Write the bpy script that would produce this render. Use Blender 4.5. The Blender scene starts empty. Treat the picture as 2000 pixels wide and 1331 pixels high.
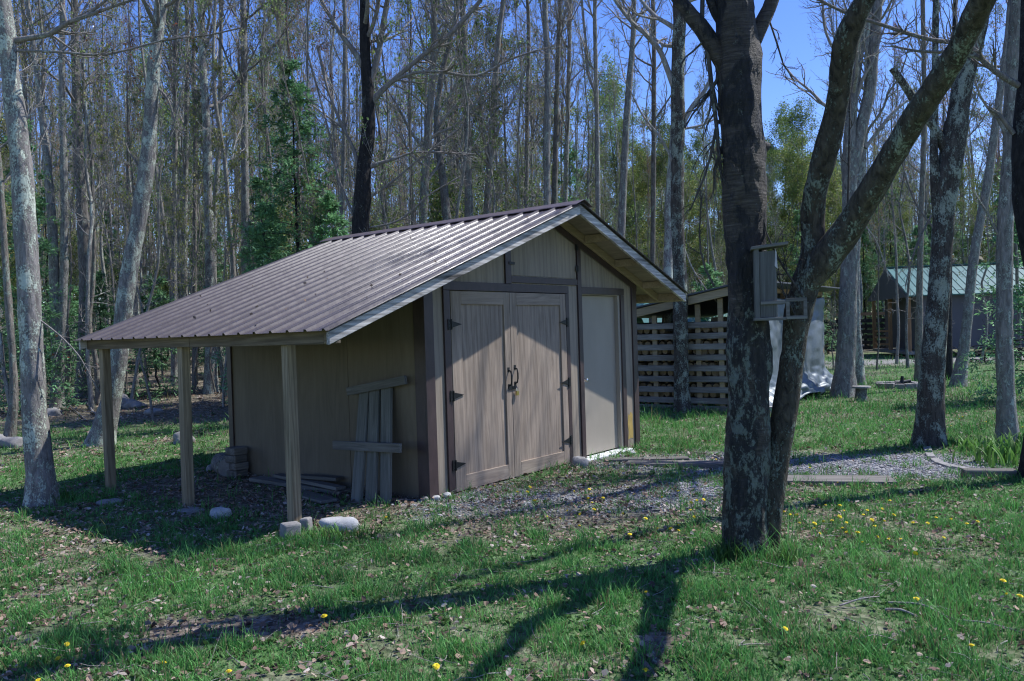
import bpy, bmesh, math, random
import numpy as np
from mathutils import Vector, Matrix
R_ = math.radians
sc = bpy.context.scene
COL = sc.collection

# ------------------------------------------------------------------ camera, world, sun, exposure
F_PX, CAM_H = 1578.0, 1.6
ROLL, PITCH = R_(1.8), -math.atan((665.5 - 648) / F_PX)
FW = np.array([0, math.cos(PITCH), math.sin(PITCH)])
_r0 = np.array([1.0, 0, 0]); _u0 = np.cross(_r0, FW)
RT = math.cos(ROLL) * _r0 - math.sin(ROLL) * _u0
UP = math.cos(ROLL) * _u0 + math.sin(ROLL) * _r0
cam_d = bpy.data.cameras.new('camera'); cam = bpy.data.objects.new('camera', cam_d); COL.objects.link(cam)
cam_d.sensor_width = 36; cam_d.lens = 36 * F_PX / 2000; cam_d.clip_end = 3000; cam_d.clip_start = .05
cam.matrix_world = Matrix(((RT[0], UP[0], -FW[0], 0), (RT[1], UP[1], -FW[1], 0), (RT[2], UP[2], -FW[2], CAM_H), (0, 0, 0, 1)))
cam_d.dof.use_dof = True; cam_d.dof.focus_distance = 8.3; cam_d.dof.aperture_fstop = 7.1
sc.camera = cam

SUN_EL, SUN_AZ = R_(56.5), R_(18.5)          # azimuth measured from +X towards +Y
world = bpy.data.worlds.new('World'); sc.world = world; world.use_nodes = True
wn = world.node_tree; bg = wn.nodes['Background']
sky = wn.nodes.new('ShaderNodeTexSky'); sky.sky_type = 'NISHITA'; sky.sun_disc = False
sky.sun_elevation = SUN_EL; sky.sun_rotation = math.pi / 2 - SUN_AZ
sky.altitude = 600; sky.air_density = 1.0; sky.dust_density = 0.3; sky.ozone_density = 4.0
hs = wn.nodes.new('ShaderNodeHueSaturation'); hs.inputs['Saturation'].default_value = 1.22; hs.inputs['Hue'].default_value = .519
wn.links.new(sky.outputs[0], hs.inputs['Color']); wn.links.new(hs.outputs[0], bg.inputs[0]); bg.inputs[1].default_value = 0.15
sun_d = bpy.data.lights.new('sun', 'SUN'); sun = bpy.data.objects.new('sun', sun_d); COL.objects.link(sun)
sun_d.energy = 4.8; sun_d.angle = R_(0.53); sun_d.color = (1.0, .99, .975)
SUN = np.array([math.cos(SUN_AZ) * math.cos(SUN_EL), math.sin(SUN_AZ) * math.cos(SUN_EL), math.sin(SUN_EL)])
sun.rotation_euler = Vector(-SUN).to_track_quat('-Z', 'Y').to_euler()
sc.view_settings.view_transform = 'Standard'; sc.view_settings.look = 'None'
sc.view_settings.exposure = 0.56; sc.view_settings.gamma = 1.0
sc.cycles.filter_width = 1.15; sc.cycles.max_bounces = 6; sc.cycles.transparent_max_bounces = 4

# ------------------------------------------------------------------ measuring helpers (photo pixel -> world point)
CAMP = np.array([0, 0, CAM_H])
def ray(px, py): return FW * F_PX + RT * (px - 1000) + UP * (665.5 - py)
def at(px, py, Y): d = ray(px, py); return CAMP + d * (Y / d[1])
def proj_x(P):
    d = np.asarray(P) - CAMP; return 1000 + F_PX * (d @ RT) / (d @ FW)

# ------------------------------------------------------------------ noise, terrain, ground cover masks
def _h(i, j, k, s):
    n = (i * 374761393 + j * 668265263 + k * 2147483647 + s * 974634777) & 0xFFFFFFFF
    n = ((n ^ (n >> 13)) * 1274126177) & 0xFFFFFFFF
    n = ((n ^ (n >> 16)) * 2246822519) & 0xFFFFFFFF
    return ((n ^ (n >> 15)) & 0xFFFF) / 65535.0
def vnoise(P, s=0):
    P = np.asarray(P, float); i = np.floor(P).astype(np.int64); f = P - i; f = f * f * (3 - 2 * f); o = 0
    for dx in (0, 1):
        for dy in (0, 1):
            for dz in (0, 1):
                w = (f[..., 0] if dx else 1 - f[..., 0]) * (f[..., 1] if dy else 1 - f[..., 1]) * (f[..., 2] if dz else 1 - f[..., 2])
                o = o + w * _h(i[..., 0] + dx, i[..., 1] + dy, i[..., 2] + dz, s)
    return o
def fbm2(x, y, sc_, s=0, oct=4):
    o, a, t = 0, 1.0, 0
    for k in range(oct):
        o = o + a * vnoise(np.stack([x * sc_ * 2 ** k, y * sc_ * 2 ** k, np.zeros_like(x) + k * 7.3], -1), s + k); t += a; a *= .5
    return o / t
def sstep(a, b, x): t = np.clip((x - a) / (b - a), 0, 1); return t * t * (3 - 2 * t)
def height(x, y):
    x = np.asarray(x, float); y = np.asarray(y, float)
    rise = .05 * np.log1p(np.exp(np.clip((y - 13.5) / 1.2, -40, 60))) * 1.2 * (1 - sstep(1, 8, x))
    rise = np.minimum(rise, 4 + 0 * rise)
    near = .05 * (fbm2(x, y, .35, 5, 3) - .5)
    mound = .05 * np.exp(-((x - 1.65) ** 2 + (y - 5.5) ** 2) / .5) + .05 * np.exp(-((x - .75) ** 2 + (y - 3.95) ** 2) / .12)
    return rise + near + mound
def hz(x, y): return float(height(np.array([x]), np.array([y]))[0])
SF = np.array([.6218, .7831]); SS = np.array([-.7831, .6218]); SO = np.array([-.836, 7.756])
def to_local(x, y): dx, dy = x - SO[0], y - SO[1]; return dx * SF[0] + dy * SF[1], dx * SS[0] + dy * SS[1]
def to_world(lx, ly, z=0): p = SO + SF * lx + SS * ly; return np.array([p[0], p[1], z])
def seg_d(x, y, a, b):
    ax, ay = a; bx, by = b; L = (bx - ax) ** 2 + (by - ay) ** 2
    t = np.clip(((x - ax) * (bx - ax) + (y - ay) * (by - ay)) / L, 0, 1)
    return np.hypot(x - ax - t * (bx - ax), y - ay - t * (by - ay))
def masks(x, y):
    """gravel, grass, mulch, leaf densities (0..1) at world x, y"""
    n1 = fbm2(x, y, 1.1, 11); n2 = fbm2(x, y, .45, 23, 3); n3 = fbm2(x, y, 3.2, 31, 3)
    lx, ly = to_local(x, y)
    g1 = (1 - sstep(.35, 1.0, seg_d(x, y, (1.2, 9.6), (4.7, 8.9)) + (n1 - .5) * .9)) * (.55 + .45 * sstep(1.6, 3.2, x))
    g2 = .80 * (1 - sstep(.3, 1.15, seg_d(x, y, (-.1, 7.7), (1.4, 7.5)) + (n1 - .5) * 1.1))
    g3 = .8 * (1 - sstep(1.2, 2.0, np.abs(y - 31.5 + .05 * x) + (n1 - .5))) * sstep(8, 10, x)
    gravel = np.clip(np.maximum(np.maximum(g1, g2), g3), 0, 1)
    under = (sstep(-1.75, -1.2, lx) * (1 - sstep(-.05, .3, lx)) * sstep(-.5, .15, ly) * (1 - sstep(3.4, 4, ly)))
    mulch = 1 - sstep(.5, 1.0, np.hypot((x + 1.62) / .85, (y - 4.5) / .30) + (n3 - .5) * .9)
    mulch = np.maximum(mulch, 1 - sstep(.4, 1.0, np.hypot((x - .68) / .25, (y - 4.0) / .3) + (n3 - .5)))
    forest = sstep(13.2, 15.8, y + (n2 - .5) * 3) * (1 - sstep(.5, 3.0, x))
    forest = np.maximum(forest, sstep(36, 42, y))
    leafy = np.clip(.95 * sstep(.45, .70, n2 * .6 + n1 * .4 + .10 * sstep(-1, -4.5, x) * sstep(9.5, 7, y)), 0, 1)
    leafy = np.maximum(leafy, .8 * (1 - sstep(.4, 1.0, np.hypot((x + 3.6) / 1.3, (y - 6.6) / .7) + (n3 - .5) * .8)))
    lawn = sstep(9.8, 11, y) * sstep(.8, 2.5, x)
    leafy = leafy * (1 - .75 * lawn) * (1 - .5 * sstep(5.2, 3.8, y))
    grass = (1 - .6 * leafy) * (1 - .95 * gravel * (.25 + 1.3 * sstep(.4, .62, n3))) * (1 - .88 * under) * (1 - .95 * mulch) * (1 - .93 * forest)
    grass = np.clip(grass * (.55 + .75 * sstep(.3, .65, n3)) + .42 * g2 * (1 - under) * sstep(.35, .6, n3), 0, 1)
    leaf = np.clip(.22 + .95 * leafy + .55 * under + .8 * mulch + .55 * forest - .5 * gravel - .1 * lawn, .03, 1)
    inside = ((lx > -.02) & (lx < 4.05) & (ly > -.02) & (ly < 3.4))
    return np.where(inside, 0, gravel), np.where(inside, 0, grass), mulch, np.where(inside, 0, leaf), under, forest, lawn

# ------------------------------------------------------------------ object helpers
def tag(o, label=None, cat=None, group=None, kind=None):
    if label: o['label'] = label
    if cat: o['category'] = cat
    if group: o['group'] = group
    if kind: o['kind'] = kind
    return o
def thing(name, label, cat, loc=(0, 0, 0), rot=(0, 0, 0), group=None):
    o = bpy.data.objects.new(name, None); COL.objects.link(o); o.empty_display_size = .2
    o.location = loc; o.rotation_euler = rot
    return tag(o, label, cat, group)
def link(name, me, mat=None, parent=None, loc=(0, 0, 0), rot=(0, 0, 0), bevel=0):
    o = bpy.data.objects.new(name, me); COL.objects.link(o); o.location = loc; o.rotation_euler = rot
    if mat and not me.materials: me.materials.append(mat)
    if parent: o.parent = parent
    if bevel:
        b = o.modifiers.new('bevel', 'BEVEL'); b.width = bevel; b.segments = 2; b.limit_method = 'ANGLE'; b.angle_limit = R_(40)
    return o
def np_mesh(name, V, Q, smooth=True, col=None):
    V = np.ascontiguousarray(V, np.float32); Q = np.asarray(Q, np.int32); k = Q.shape[1]
    me = bpy.data.meshes.new(name); me.vertices.add(len(V)); me.vertices.foreach_set('co', V.ravel())
    me.loops.add(Q.size); me.loops.foreach_set('vertex_index', Q.ravel())
    me.polygons.add(len(Q)); me.polygons.foreach_set('loop_start', np.arange(0, Q.size, k, dtype=np.int32))
    me.polygons.foreach_set('use_smooth', np.full(len(Q), smooth))
    if col is not None:
        a = me.attributes.new('Col', 'FLOAT_COLOR', 'POINT')
        c = np.ones((len(V), 4), np.float32); c[:, :3] = col; a.data.foreach_set('color', c.ravel())
    me.update(calc_edges=True); return me
class MB:
    def __init__(s): s.v = []; s.f = []
    def box(s, x0, x1, y0, y1, z0, z1):
        n = len(s.v)
        s.v += [(x0, y0, z0), (x1, y0, z0), (x1, y1, z0), (x0, y1, z0), (x0, y0, z1), (x1, y0, z1), (x1, y1, z1), (x0, y1, z1)]
        s.f += [tuple(n + i for i in q) for q in ((0, 3, 2, 1), (4, 5, 6, 7), (0, 1, 5, 4), (1, 2, 6, 5), (2, 3, 7, 6), (3, 0, 4, 7))]
        return s
    def prism(s, pts, a, b, axis='y'):
        """polygon pts (u,v) extruded from a to b along axis ('y': u=x v=z, 'x': u=y v=z, 'z': u=x v=y)"""
        n, m = len(s.v), len(pts)
        mk = {'y': lambda u, v, w: (u, w, v), 'x': lambda u, v, w: (w, u, v), 'z': lambda u, v, w: (u, v, w)}[axis]
        s.v += [mk(u, v, a) for u, v in pts] + [mk(u, v, b) for u, v in pts]
        s.f += [tuple(range(n, n + m))[::-1], tuple(range(n + m, n + 2 * m))]
        s.f += [(n + i, n + (i + 1) % m, n + m + (i + 1) % m, n + m + i) for i in range(m)]
        return s
    def tube(s, pts, rad, k=8):
        n = len(s.v); pts = [Vector(p) for p in pts]; m = len(pts)
        if not hasattr(rad, '__len__'): rad = [rad] * m
        for i, p in enumerate(pts):
            t = (pts[min(i + 1, m - 1)] - pts[max(i - 1, 0)]).normalized()
            a = t.cross(Vector((0, 0, 1)) if abs(t.z) < .9 else Vector((1, 0, 0))).normalized(); b = t.cross(a)
            s.v += [tuple(p + (a * math.cos(2 * math.pi * j / k) + b * math.sin(2 * math.pi * j / k)) * rad[i]) for j in range(k)]
        for i in range(m - 1):
            s.f += [(n + i * k + j, n + i * k + (j + 1) % k, n + (i + 1) * k + (j + 1) % k, n + (i + 1) * k + j) for j in range(k)]
        s.f += [tuple(range(n, n + k))[::-1], tuple(range(n + (m - 1) * k, n + m * k))]
        return s
    def build(s, name, mat, parent=None, loc=(0, 0, 0), rot=(0, 0, 0), bevel=.003, smooth=False):
        me = bpy.data.meshes.new(name); me.from_pydata(s.v, [], s.f)
        bm = bmesh.new(); bm.from_mesh(me); bmesh.ops.recalc_face_normals(bm, faces=bm.faces); bm.to_mesh(me); bm.free()
        if smooth: me.polygons.foreach_set('use_smooth', [True] * len(me.polygons))
        return link(name, me, mat, parent, loc, rot, bevel)

# ------------------------------------------------------------------ materials
def new_mat(name):
    m = bpy.data.materials.new(name); m.use_nodes = True; nt = m.node_tree
    return m, nt, nt.nodes['Principled BSDF']
def N(nt, typ, **kw):
    n = nt.nodes.new(typ)
    for k, v in kw.items():
        if k in n.inputs: n.inputs[k].default_value = v
        else: setattr(n, k, v)
    return n
def ramp(nt, fac, stops):
    r = nt.nodes.new('ShaderNodeValToRGB'); e = r.color_ramp.elements
    while len(e) < len(stops): e.new(.5)
    for el, (p, c) in zip(e, stops): el.position = p; el.color = (*c, 1) if len(c) == 3 else c
    nt.links.new(fac, r.inputs[0]); return r.outputs[0]
def mix(nt, fac, a, b, blend='MIX'):
    m = nt.nodes.new('ShaderNodeMix'); m.data_type = 'RGBA'; m.blend_type = blend
    for s, v in ((m.inputs[0], fac), (m.inputs[6], a), (m.inputs[7], b)):
        if hasattr(v, 'is_linked'): nt.links.new(v, s)
        else: s.default_value = v if not isinstance(v, tuple) else ((*v, 1) if len(v) == 3 else v)
    return m.outputs[2]
def coords(nt, scale, rand=True):
    tc = nt.nodes.new('ShaderNodeTexCoord'); mp = nt.nodes.new('ShaderNodeMapping'); mp.inputs['Scale'].default_value = scale
    src = tc.outputs['Object']
    if rand:
        oi = nt.nodes.new('ShaderNodeObjectInfo'); mu = N(nt, 'ShaderNodeVectorMath', operation='SCALE'); mu.inputs[0].default_value = (37, 19, 53)
        nt.links.new(oi.outputs['Random'], mu.inputs['Scale'])
        ad = N(nt, 'ShaderNodeVectorMath', operation='ADD'); nt.links.new(src, ad.inputs[0]); nt.links.new(mu.outputs[0], ad.inputs[1]); src = ad.outputs[0]
    nt.links.new(src, mp.inputs[0]); return mp.outputs[0]
def noise(nt, vec, scale=5, detail=6, rough=.6, dist=0):
    n = N(nt, 'ShaderNodeTexNoise'); n.inputs['Scale'].default_value = scale; n.inputs['Detail'].default_value = detail
    n.inputs['Roughness'].default_value = rough; n.inputs['Distortion'].default_value = dist
    nt.links.new(vec, n.inputs['Vector']); return n.outputs['Fac']
def bump(nt, bs, hgt, strength=.4, dist=.01):
    b = N(nt, 'ShaderNodeBump'); b.inputs['Strength'].default_value = strength; b.inputs['Distance'].default_value = dist
    nt.links.new(hgt, b.inputs['Height']); nt.links.new(b.outputs[0], bs.inputs['Normal'])
def grain(axis, along, across): return tuple(along if a == axis else across for a in 'xyz')

def wood(name, lo, hi, axis='z', across=22, along=1.6, stain=None, rough=.8, dist=1.2, blot=.35, bstr=.35, wave=0):
    m, nt, bs = new_mat(name); v = coords(nt, grain(axis, along, across))
    n1 = noise(nt, v, 1, 8, .62, dist)
    c = ramp(nt, n1, [(.28, lo), (.5, tuple((a + b) / 2 for a, b in zip(lo, hi))), (.72, hi)])
    v2 = coords(nt, grain(axis, .8, 3)); n2 = noise(nt, v2, 1, 5, .6)
    c = mix(nt, blot, c, mix(nt, 1.0, c, ramp(nt, n2, [(.3, (.35, .35, .36)), (.65, (1.25, 1.22, 1.2))]), 'MULTIPLY'))
    if wave:
        wv = N(nt, 'ShaderNodeTexWave', wave_type='BANDS', bands_direction='DIAGONAL'); wv.inputs['Scale'].default_value = wave; wv.inputs['Distortion'].default_value = 8; wv.inputs['Detail'].default_value = 2.5; wv.inputs['Detail Scale'].default_value = 1.1; nt.links.new(coords(nt, grain(axis, .035, 1)), wv.inputs['Vector'])
        c = mix(nt, .24 if wave < 10 else .45, c, mix(nt, 1.0, c, ramp(nt, wv.outputs['Fac'], [(.05, (.42, .40, .38)), (.3, (.95, .95, .95)), (.9, (1.12, 1.12, 1.12))]), 'MULTIPLY'))
    if stain:
        n3 = noise(nt, coords(nt, grain(axis, .5, 6)), 1, 6, .7)
        c = mix(nt, ramp(nt, n3, [(.5, (0, 0, 0)), (.66, (1, 1, 1))]), c, stain)
    nt.links.new(c, bs.inputs['Base Color']); bs.inputs['Roughness'].default_value = rough; bs.inputs['Specular IOR Level'].default_value = .25
    bump(nt, bs, n1, bstr, .004); return m
def paint(name, col, var=.25, rough=.55, scale=6, bstr=.15):
    m, nt, bs = new_mat(name); n = noise(nt, coords(nt, (scale, scale, scale * .4)), 1, 8, .65)
    c = ramp(nt, n, [(.3, tuple(x * (1 - var) for x in col)), (.7, tuple(x * (1 + var) for x in col))])
    nt.links.new(c, bs.inputs['Base Color']); bs.inputs['Roughness'].default_value = rough
    bump(nt, bs, n, bstr, .004); return m
def bark(name, lo, hi, lich, lich_amt=.5, sxy=26, sz=6, bstr=.8, warm=None, lscale=5.0):
    m, nt, bs = new_mat(name); v = coords(nt, (sxy, sxy, sz))
    n1 = noise(nt, v, 1, 8, .65, .6)
    c = ramp(nt, n1, [(.30, lo), (.55, tuple(.5 * (a + b) for a, b in zip(lo, hi))), (.75, hi)])
    vl = coords(nt, (1, 1, .6)); p = noise(nt, vl, lscale, 7, .72, .4); q = noise(nt, vl, 75, 4, .75)
    ml = N(nt, 'ShaderNodeMath', operation='MULTIPLY_ADD'); nt.links.new(q, ml.inputs[0]); ml.inputs[1].default_value = .7; nt.links.new(p, ml.inputs[2])
    th = .985 - .16 * lich_amt
    mk = ramp(nt, ml.outputs[0], [(th - .035, (0, 0, 0)), (th + .03, (1, 1, 1))])
    if warm:
        w = noise(nt, vl, 2.3, 5, .6); c = mix(nt, ramp(nt, w, [(.5, (0, 0, 0)), (.62, (1, 1, 1))]), c, warm)
    c = mix(nt, mk, c, mix(nt, q, tuple(.55 * x for x in lich), tuple(1.35 * x for x in lich)))
    oi = N(nt, 'ShaderNodeObjectInfo'); c = mix(nt, 1.0, c, ramp(nt, oi.outputs['Random'], [(0, (.72, .70, .70)), (1, (1.25, 1.25, 1.25))]), 'MULTIPLY')
    nt.links.new(c, bs.inputs['Base Color']); bs.inputs['Roughness'].default_value = .9; bs.inputs['Specular IOR Level'].default_value = .2
    hh = N(nt, 'ShaderNodeMath', operation='MULTIPLY_ADD'); nt.links.new(mk, hh.inputs[0]); hh.inputs[1].default_value = .4; nt.links.new(n1, hh.inputs[2])
    bump(nt, bs, hh.outputs[0], bstr, .035); return m
def birch_bark(name):
    m, nt, bs = new_mat(name); v = coords(nt, (6, 6, 70))
    n1 = noise(nt, v, 1, 8, .68, .5); vl = coords(nt, (1, 1, .55)); p = noise(nt, vl, 5.5, 7, .7, .5)
    tan = ramp(nt, n1, [(.34, (.03, .025, .02)), (.48, (.075, .062, .048)), (.60, (.115, .097, .076)), (.74, (.22, .20, .165))])
    blk = ramp(nt, noise(nt, coords(nt, (30, 30, 7)), 1, 8, .7, .6), [(.35, (.008, .008, .008)), (.75, (.06, .055, .05))])
    tc = nt.nodes.new('ShaderNodeTexCoord'); sx = N(nt, 'ShaderNodeSeparateXYZ'); nt.links.new(tc.outputs['Object'], sx.inputs[0])
    hb = N(nt, 'ShaderNodeMapRange'); hb.inputs[1].default_value = 1.5; hb.inputs[2].default_value = 2.7; hb.inputs[3].default_value = .07; hb.inputs[4].default_value = -.03; nt.links.new(sx.outputs[2], hb.inputs[0])
    pb = N(nt, 'ShaderNodeMath', operation='ADD'); nt.links.new(p, pb.inputs[0]); nt.links.new(hb.outputs[0], pb.inputs[1])
    c = mix(nt, ramp(nt, pb.outputs[0], [(.46, (0, 0, 0)), (.52, (1, 1, 1))]), tan, blk)
    q = noise(nt, vl, 11, 7, .78, .3); q2 = noise(nt, vl, 55, 3, .7)
    low = N(nt, 'ShaderNodeMapRange'); low.inputs[1].default_value = 1.2; low.inputs[2].default_value = 2.4; low.inputs[3].default_value = .08; low.inputs[4].default_value = -.06
    nt.links.new(sx.outputs[2], low.inputs[0])
    ad = N(nt, 'ShaderNodeMath', operation='ADD'); nt.links.new(q, ad.inputs[0]); nt.links.new(low.outputs[0], ad.inputs[1])
    ad2 = N(nt, 'ShaderNodeMath', operation='MULTIPLY_ADD'); nt.links.new(q2, ad2.inputs[0]); ad2.inputs[1].default_value = .25; nt.links.new(ad.outputs[0], ad2.inputs[2])
    mk = ramp(nt, ad2.outputs[0], [(.70, (0, 0, 0)), (.76, (1, 1, 1))])
    c = mix(nt, mk, c, mix(nt, q2, (.09, .11, .09), (.27, .31, .25)))
    nt.links.new(c, bs.inputs['Base Color']); bs.inputs['Roughness'].default_value = .62; bs.inputs['Specular IOR Level'].default_value = .4
    hh = N(nt, 'ShaderNodeMath', operation='MULTIPLY_ADD'); nt.links.new(n1, hh.inputs[0]); hh.inputs[1].default_value = .35; nt.links.new(noise(nt, coords(nt, (34, 34, 14)), 1, 8, .72, .8), hh.inputs[2])
    h3 = N(nt, 'ShaderNodeMath', operation='ADD'); nt.links.new(hh.outputs[0], h3.inputs[0]); nt.links.new(p, h3.inputs[1])
    bump(nt, bs, h3.outputs[0], 1.0, .05); return m
def leafmat(name, attr=True, col=(.08, .14, .03), trans=.35, rnd=.35, rough=.6):
    m, nt, bs = new_mat(name); out = nt.nodes['Material Output']
    if attr:
        a = N(nt, 'ShaderNodeAttribute'); a.attribute_name = 'Col'; c = a.outputs['Color']
    else:
        c = mix(nt, 0.0, col, col)
    oi = N(nt, 'ShaderNodeObjectInfo'); c = mix(nt, 1.0, c, ramp(nt, oi.outputs['Random'], [(0, (1 - rnd,) * 3), (1, (1 + rnd,) * 3)]), 'MULTIPLY')
    nt.links.new(c, bs.inputs['Base Color']); bs.inputs['Roughness'].default_value = rough; bs.inputs['Specular IOR Level'].default_value = .3
    tr = N(nt, 'ShaderNodeBsdfTranslucent'); nt.links.new(c, tr.inputs[0]); mx = N(nt, 'ShaderNodeMixShader'); mx.inputs[0].default_value = trans
    nt.links.new(bs.outputs[0], mx.inputs[1]); nt.links.new(tr.outputs[0], mx.inputs[2]); nt.links.new(mx.outputs[0], out.inputs[0]); return m
def plain(name, col, rough=.6, metal=0.0, spec=.4):
    m, nt, bs = new_mat(name); n = noise(nt, coords(nt, (9, 9, 9)), 1, 5, .6)
    nt.links.new(ramp(nt, n, [(.3, tuple(.8 * x for x in col)), (.7, tuple(1.2 * x for x in col))]), bs.inputs['Base Color'])
    bs.inputs['Roughness'].default_value = rough; bs.inputs['Metallic'].default_value = metal; bs.inputs['Specular IOR Level'].default_value = spec; return m
def stone(name, lo, hi):
    m, nt, bs = new_mat(name); v = coords(nt, (1, 1, 1)); n = noise(nt, v, 9, 9, .7); n2 = noise(nt, v, 60, 4, .7)
    c = mix(nt, .3, ramp(nt, n, [(.3, lo), (.7, hi)]), ramp(nt, n2, [(.3, lo), (.7, hi)]))
    nt.links.new(c, bs.inputs['Base Color']); bs.inputs['Roughness'].default_value = .9; bump(nt, bs, n, .6, .02); return m

M = {}
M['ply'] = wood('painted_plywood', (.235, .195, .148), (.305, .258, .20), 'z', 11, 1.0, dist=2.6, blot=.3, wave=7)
M['ply_shaded'] = wood('painted_plywood_shaded', (.135, .110, .077), (.175, .144, .102), 'z', 9, 1.0, dist=2.6, blot=.25)  # same paint as the front wall, with the side's shade darkened into the colour
M['door_ply'] = wood('weathered_door_plywood', (.205, .160, .123), (.375, .307, .24), 'z', 15, .9, dist=2.8, blot=.45, wave=8)
M['door_smooth'] = paint('smooth_door_paint', (.30, .26, .205), .10, .6, 2, .05)
M['trim'] = paint('dark_brown_trim_paint', (.046, .028, .027), .3, .5, 14, .2)
M['post'] = wood('treated_post_wood', (.15, .12, .078), (.34, .275, .18), 'z', 34, 1.4, dist=1.0, blot=.5, wave=16)
M['beam'] = wood('treated_beam_wood', (.10, .078, .052), (.22, .175, .12), 'y', 30, 1.3, dist=1.4, blot=.6, wave=12)
M['fascia'] = wood('weathered_fascia', (.20, .19, .18), (.72, .70, .67), 'x', 26, 1.6, stain=(.06, .055, .05), dist=2.2, blot=.6, wave=12)
M['rafter'] = wood('rafter_lumber', (.24, .185, .11), (.42, .335, .21), 'x', 28, 1.3, dist=1.2, blot=.3)
M['sheath'] = wood('sheathing', (.20, .165, .12), (.34, .29, .22), 'y', 14, 2, dist=2, blot=.4)
M['grey_z'] = wood('grey_old_lumber', (.085, .085, .075), (.205, .205, .18), 'z', 30, 1.3, stain=(.10, .10, .08), dist=1.3, blot=.5)
M['grey_x'] = wood('grey_old_board', (.085, .08, .073), (.215, .21, .19), 'x', 30, 1.3, stain=(.09, .085, .075), dist=1.3, blot=.5)
M['old_timber'] = wood('old_grey_timber', (.075, .07, .063), (.23, .215, .195), 'x', 26, 1.2, stain=(.05, .047, .04), dist=1.6, blot=.6)
M['pallet'] = wood('pallet_slat_wood', (.15, .145, .13), (.33, .32, .29), 'x', 26, 1.5, stain=(.12, .10, .08), blot=.5)
M['orange_wood'] = wood('fresh_stained_wood', (.19, .115, .06), (.35, .22, .12), 'z', 26, 1.5, blot=.4)
M['iron'] = plain('black_iron', (.014, .015, .016), .45, .3)
M['steel'] = plain('padlock_steel', (.55, .55, .57), .25, 1.0)
M['brass'] = plain('padlock_brass', (.55, .42, .16), .3, 1.0)
M['white_metal'] = plain('white_threshold', (.62, .63, .64), .5)
M['concrete'] = stone('concrete_block', (.20, .20, .20), (.36, .36, .35))
M['rock'] = stone('pale_rock', (.26, .26, .26), (.50, .50, .49))
M['rock_dark'] = stone('grey_rock', (.13, .125, .12), (.30, .29, .28))
M['brick'] = stone('old_brick', (.12, .085, .07), (.24, .17, .13))
M['bark_grey'] = bark('grey_maple_bark', (.075, .069, .064), (.36, .345, .32), (.38, .42, .36), .4, lscale=9)
M['bark_lichen'] = bark('lichen_covered_bark', (.075, .068, .064), (.36, .34, .32), (.44, .49, .41), .66, lscale=7)
M['bark_dark'] = bark('dark_bark', (.008, .008, .009), (.05, .047, .046), (.13, .145, .13), .1, sz=9)
M['bark_mossy'] = bark('mossy_dark_bark', (.025, .022, .02), (.17, .152, .13), (.36, .41, .34), .6, lscale=6)
M['bark_mid'] = bark('mid_brown_bark', (.07, .06, .052), (.34, .31, .27), (.30, .35, .29), .35, lscale=9)
M['bark_stem'] = bark('second_stem_bark', (.016, .014, .012), (.17, .15, .11), (.24, .28, .22), .35, lscale=7, sxy=26, sz=11)
M['twig'] = bark('twig_bark', (.14, .125, .115), (.38, .355, .33), (.42, .44, .40), .35)
M['twig_dark'] = bark('dark_twig_bark', (.03, .027, .025), (.13, .12, .11), (.2, .22, .2), .2)
M['birch'] = birch_bark('birch_bark')
M['leaf'] = leafmat('leaf_blades'); M['needle'] = leafmat('conifer_needles', trans=.35, rnd=.25)
M['grass'] = leafmat('grass_blades', trans=.35, rnd=0); M['litter'] = leafmat('dry_leaves', trans=.15, rnd=0, rough=.8)
M['pebble'] = leafmat('pebble_stone', trans=0, rnd=0, rough=.85)

def roof_metal():
    m, nt, bs = new_mat('brown_ribbed_roof_metal'); v = coords(nt, (2, 9, 2), False); n = noise(nt, v, 1, 6, .6)
    v2 = coords(nt, (14, 26, 14), False); n2 = noise(nt, v2, 1, 6, .7)
    c = ramp(nt, n, [(.3, (.066, .055, .055)), (.7, (.098, .082, .081))])
    c = mix(nt, ramp(nt, n2, [(.62, (0, 0, 0)), (.70, (.8, .8, .8))]), c, (.075, .058, .05))
    nt.links.new(c, bs.inputs['Base Color']); bs.inputs['Metallic'].default_value = .0
    nt.links.new(ramp(nt, n2, [(.35, (.24,) * 3), (.75, (.34,) * 3)]), bs.inputs['Roughness']); bs.inputs['Specular IOR Level'].default_value = .45
    bump(nt, bs, n, .08, .004); return m
M['roof'] = roof_metal(); M['cap'] = paint('brown_ridge_metal', (.10, .078, .078), .2, .4, 5, .05)
def green_roof():
    m, nt, bs = new_mat('green_roof_metal'); n = noise(nt, coords(nt, (1, 1, 1)), 2, 5)
    nt.links.new(ramp(nt, n, [(.3, (.010, .085, .075)), (.7, (.016, .125, .108))]), bs.inputs['Base Color']); bs.inputs['Roughness'].default_value = .4; return m
M['green'] = green_roof()
M['siding'] = paint('grey_siding', (.075, .08, .095), .12, .7, 3)
M['siding_dark'] = paint('dark_gable_siding', (.07, .075, .085), .12, .7, 3)

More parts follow.
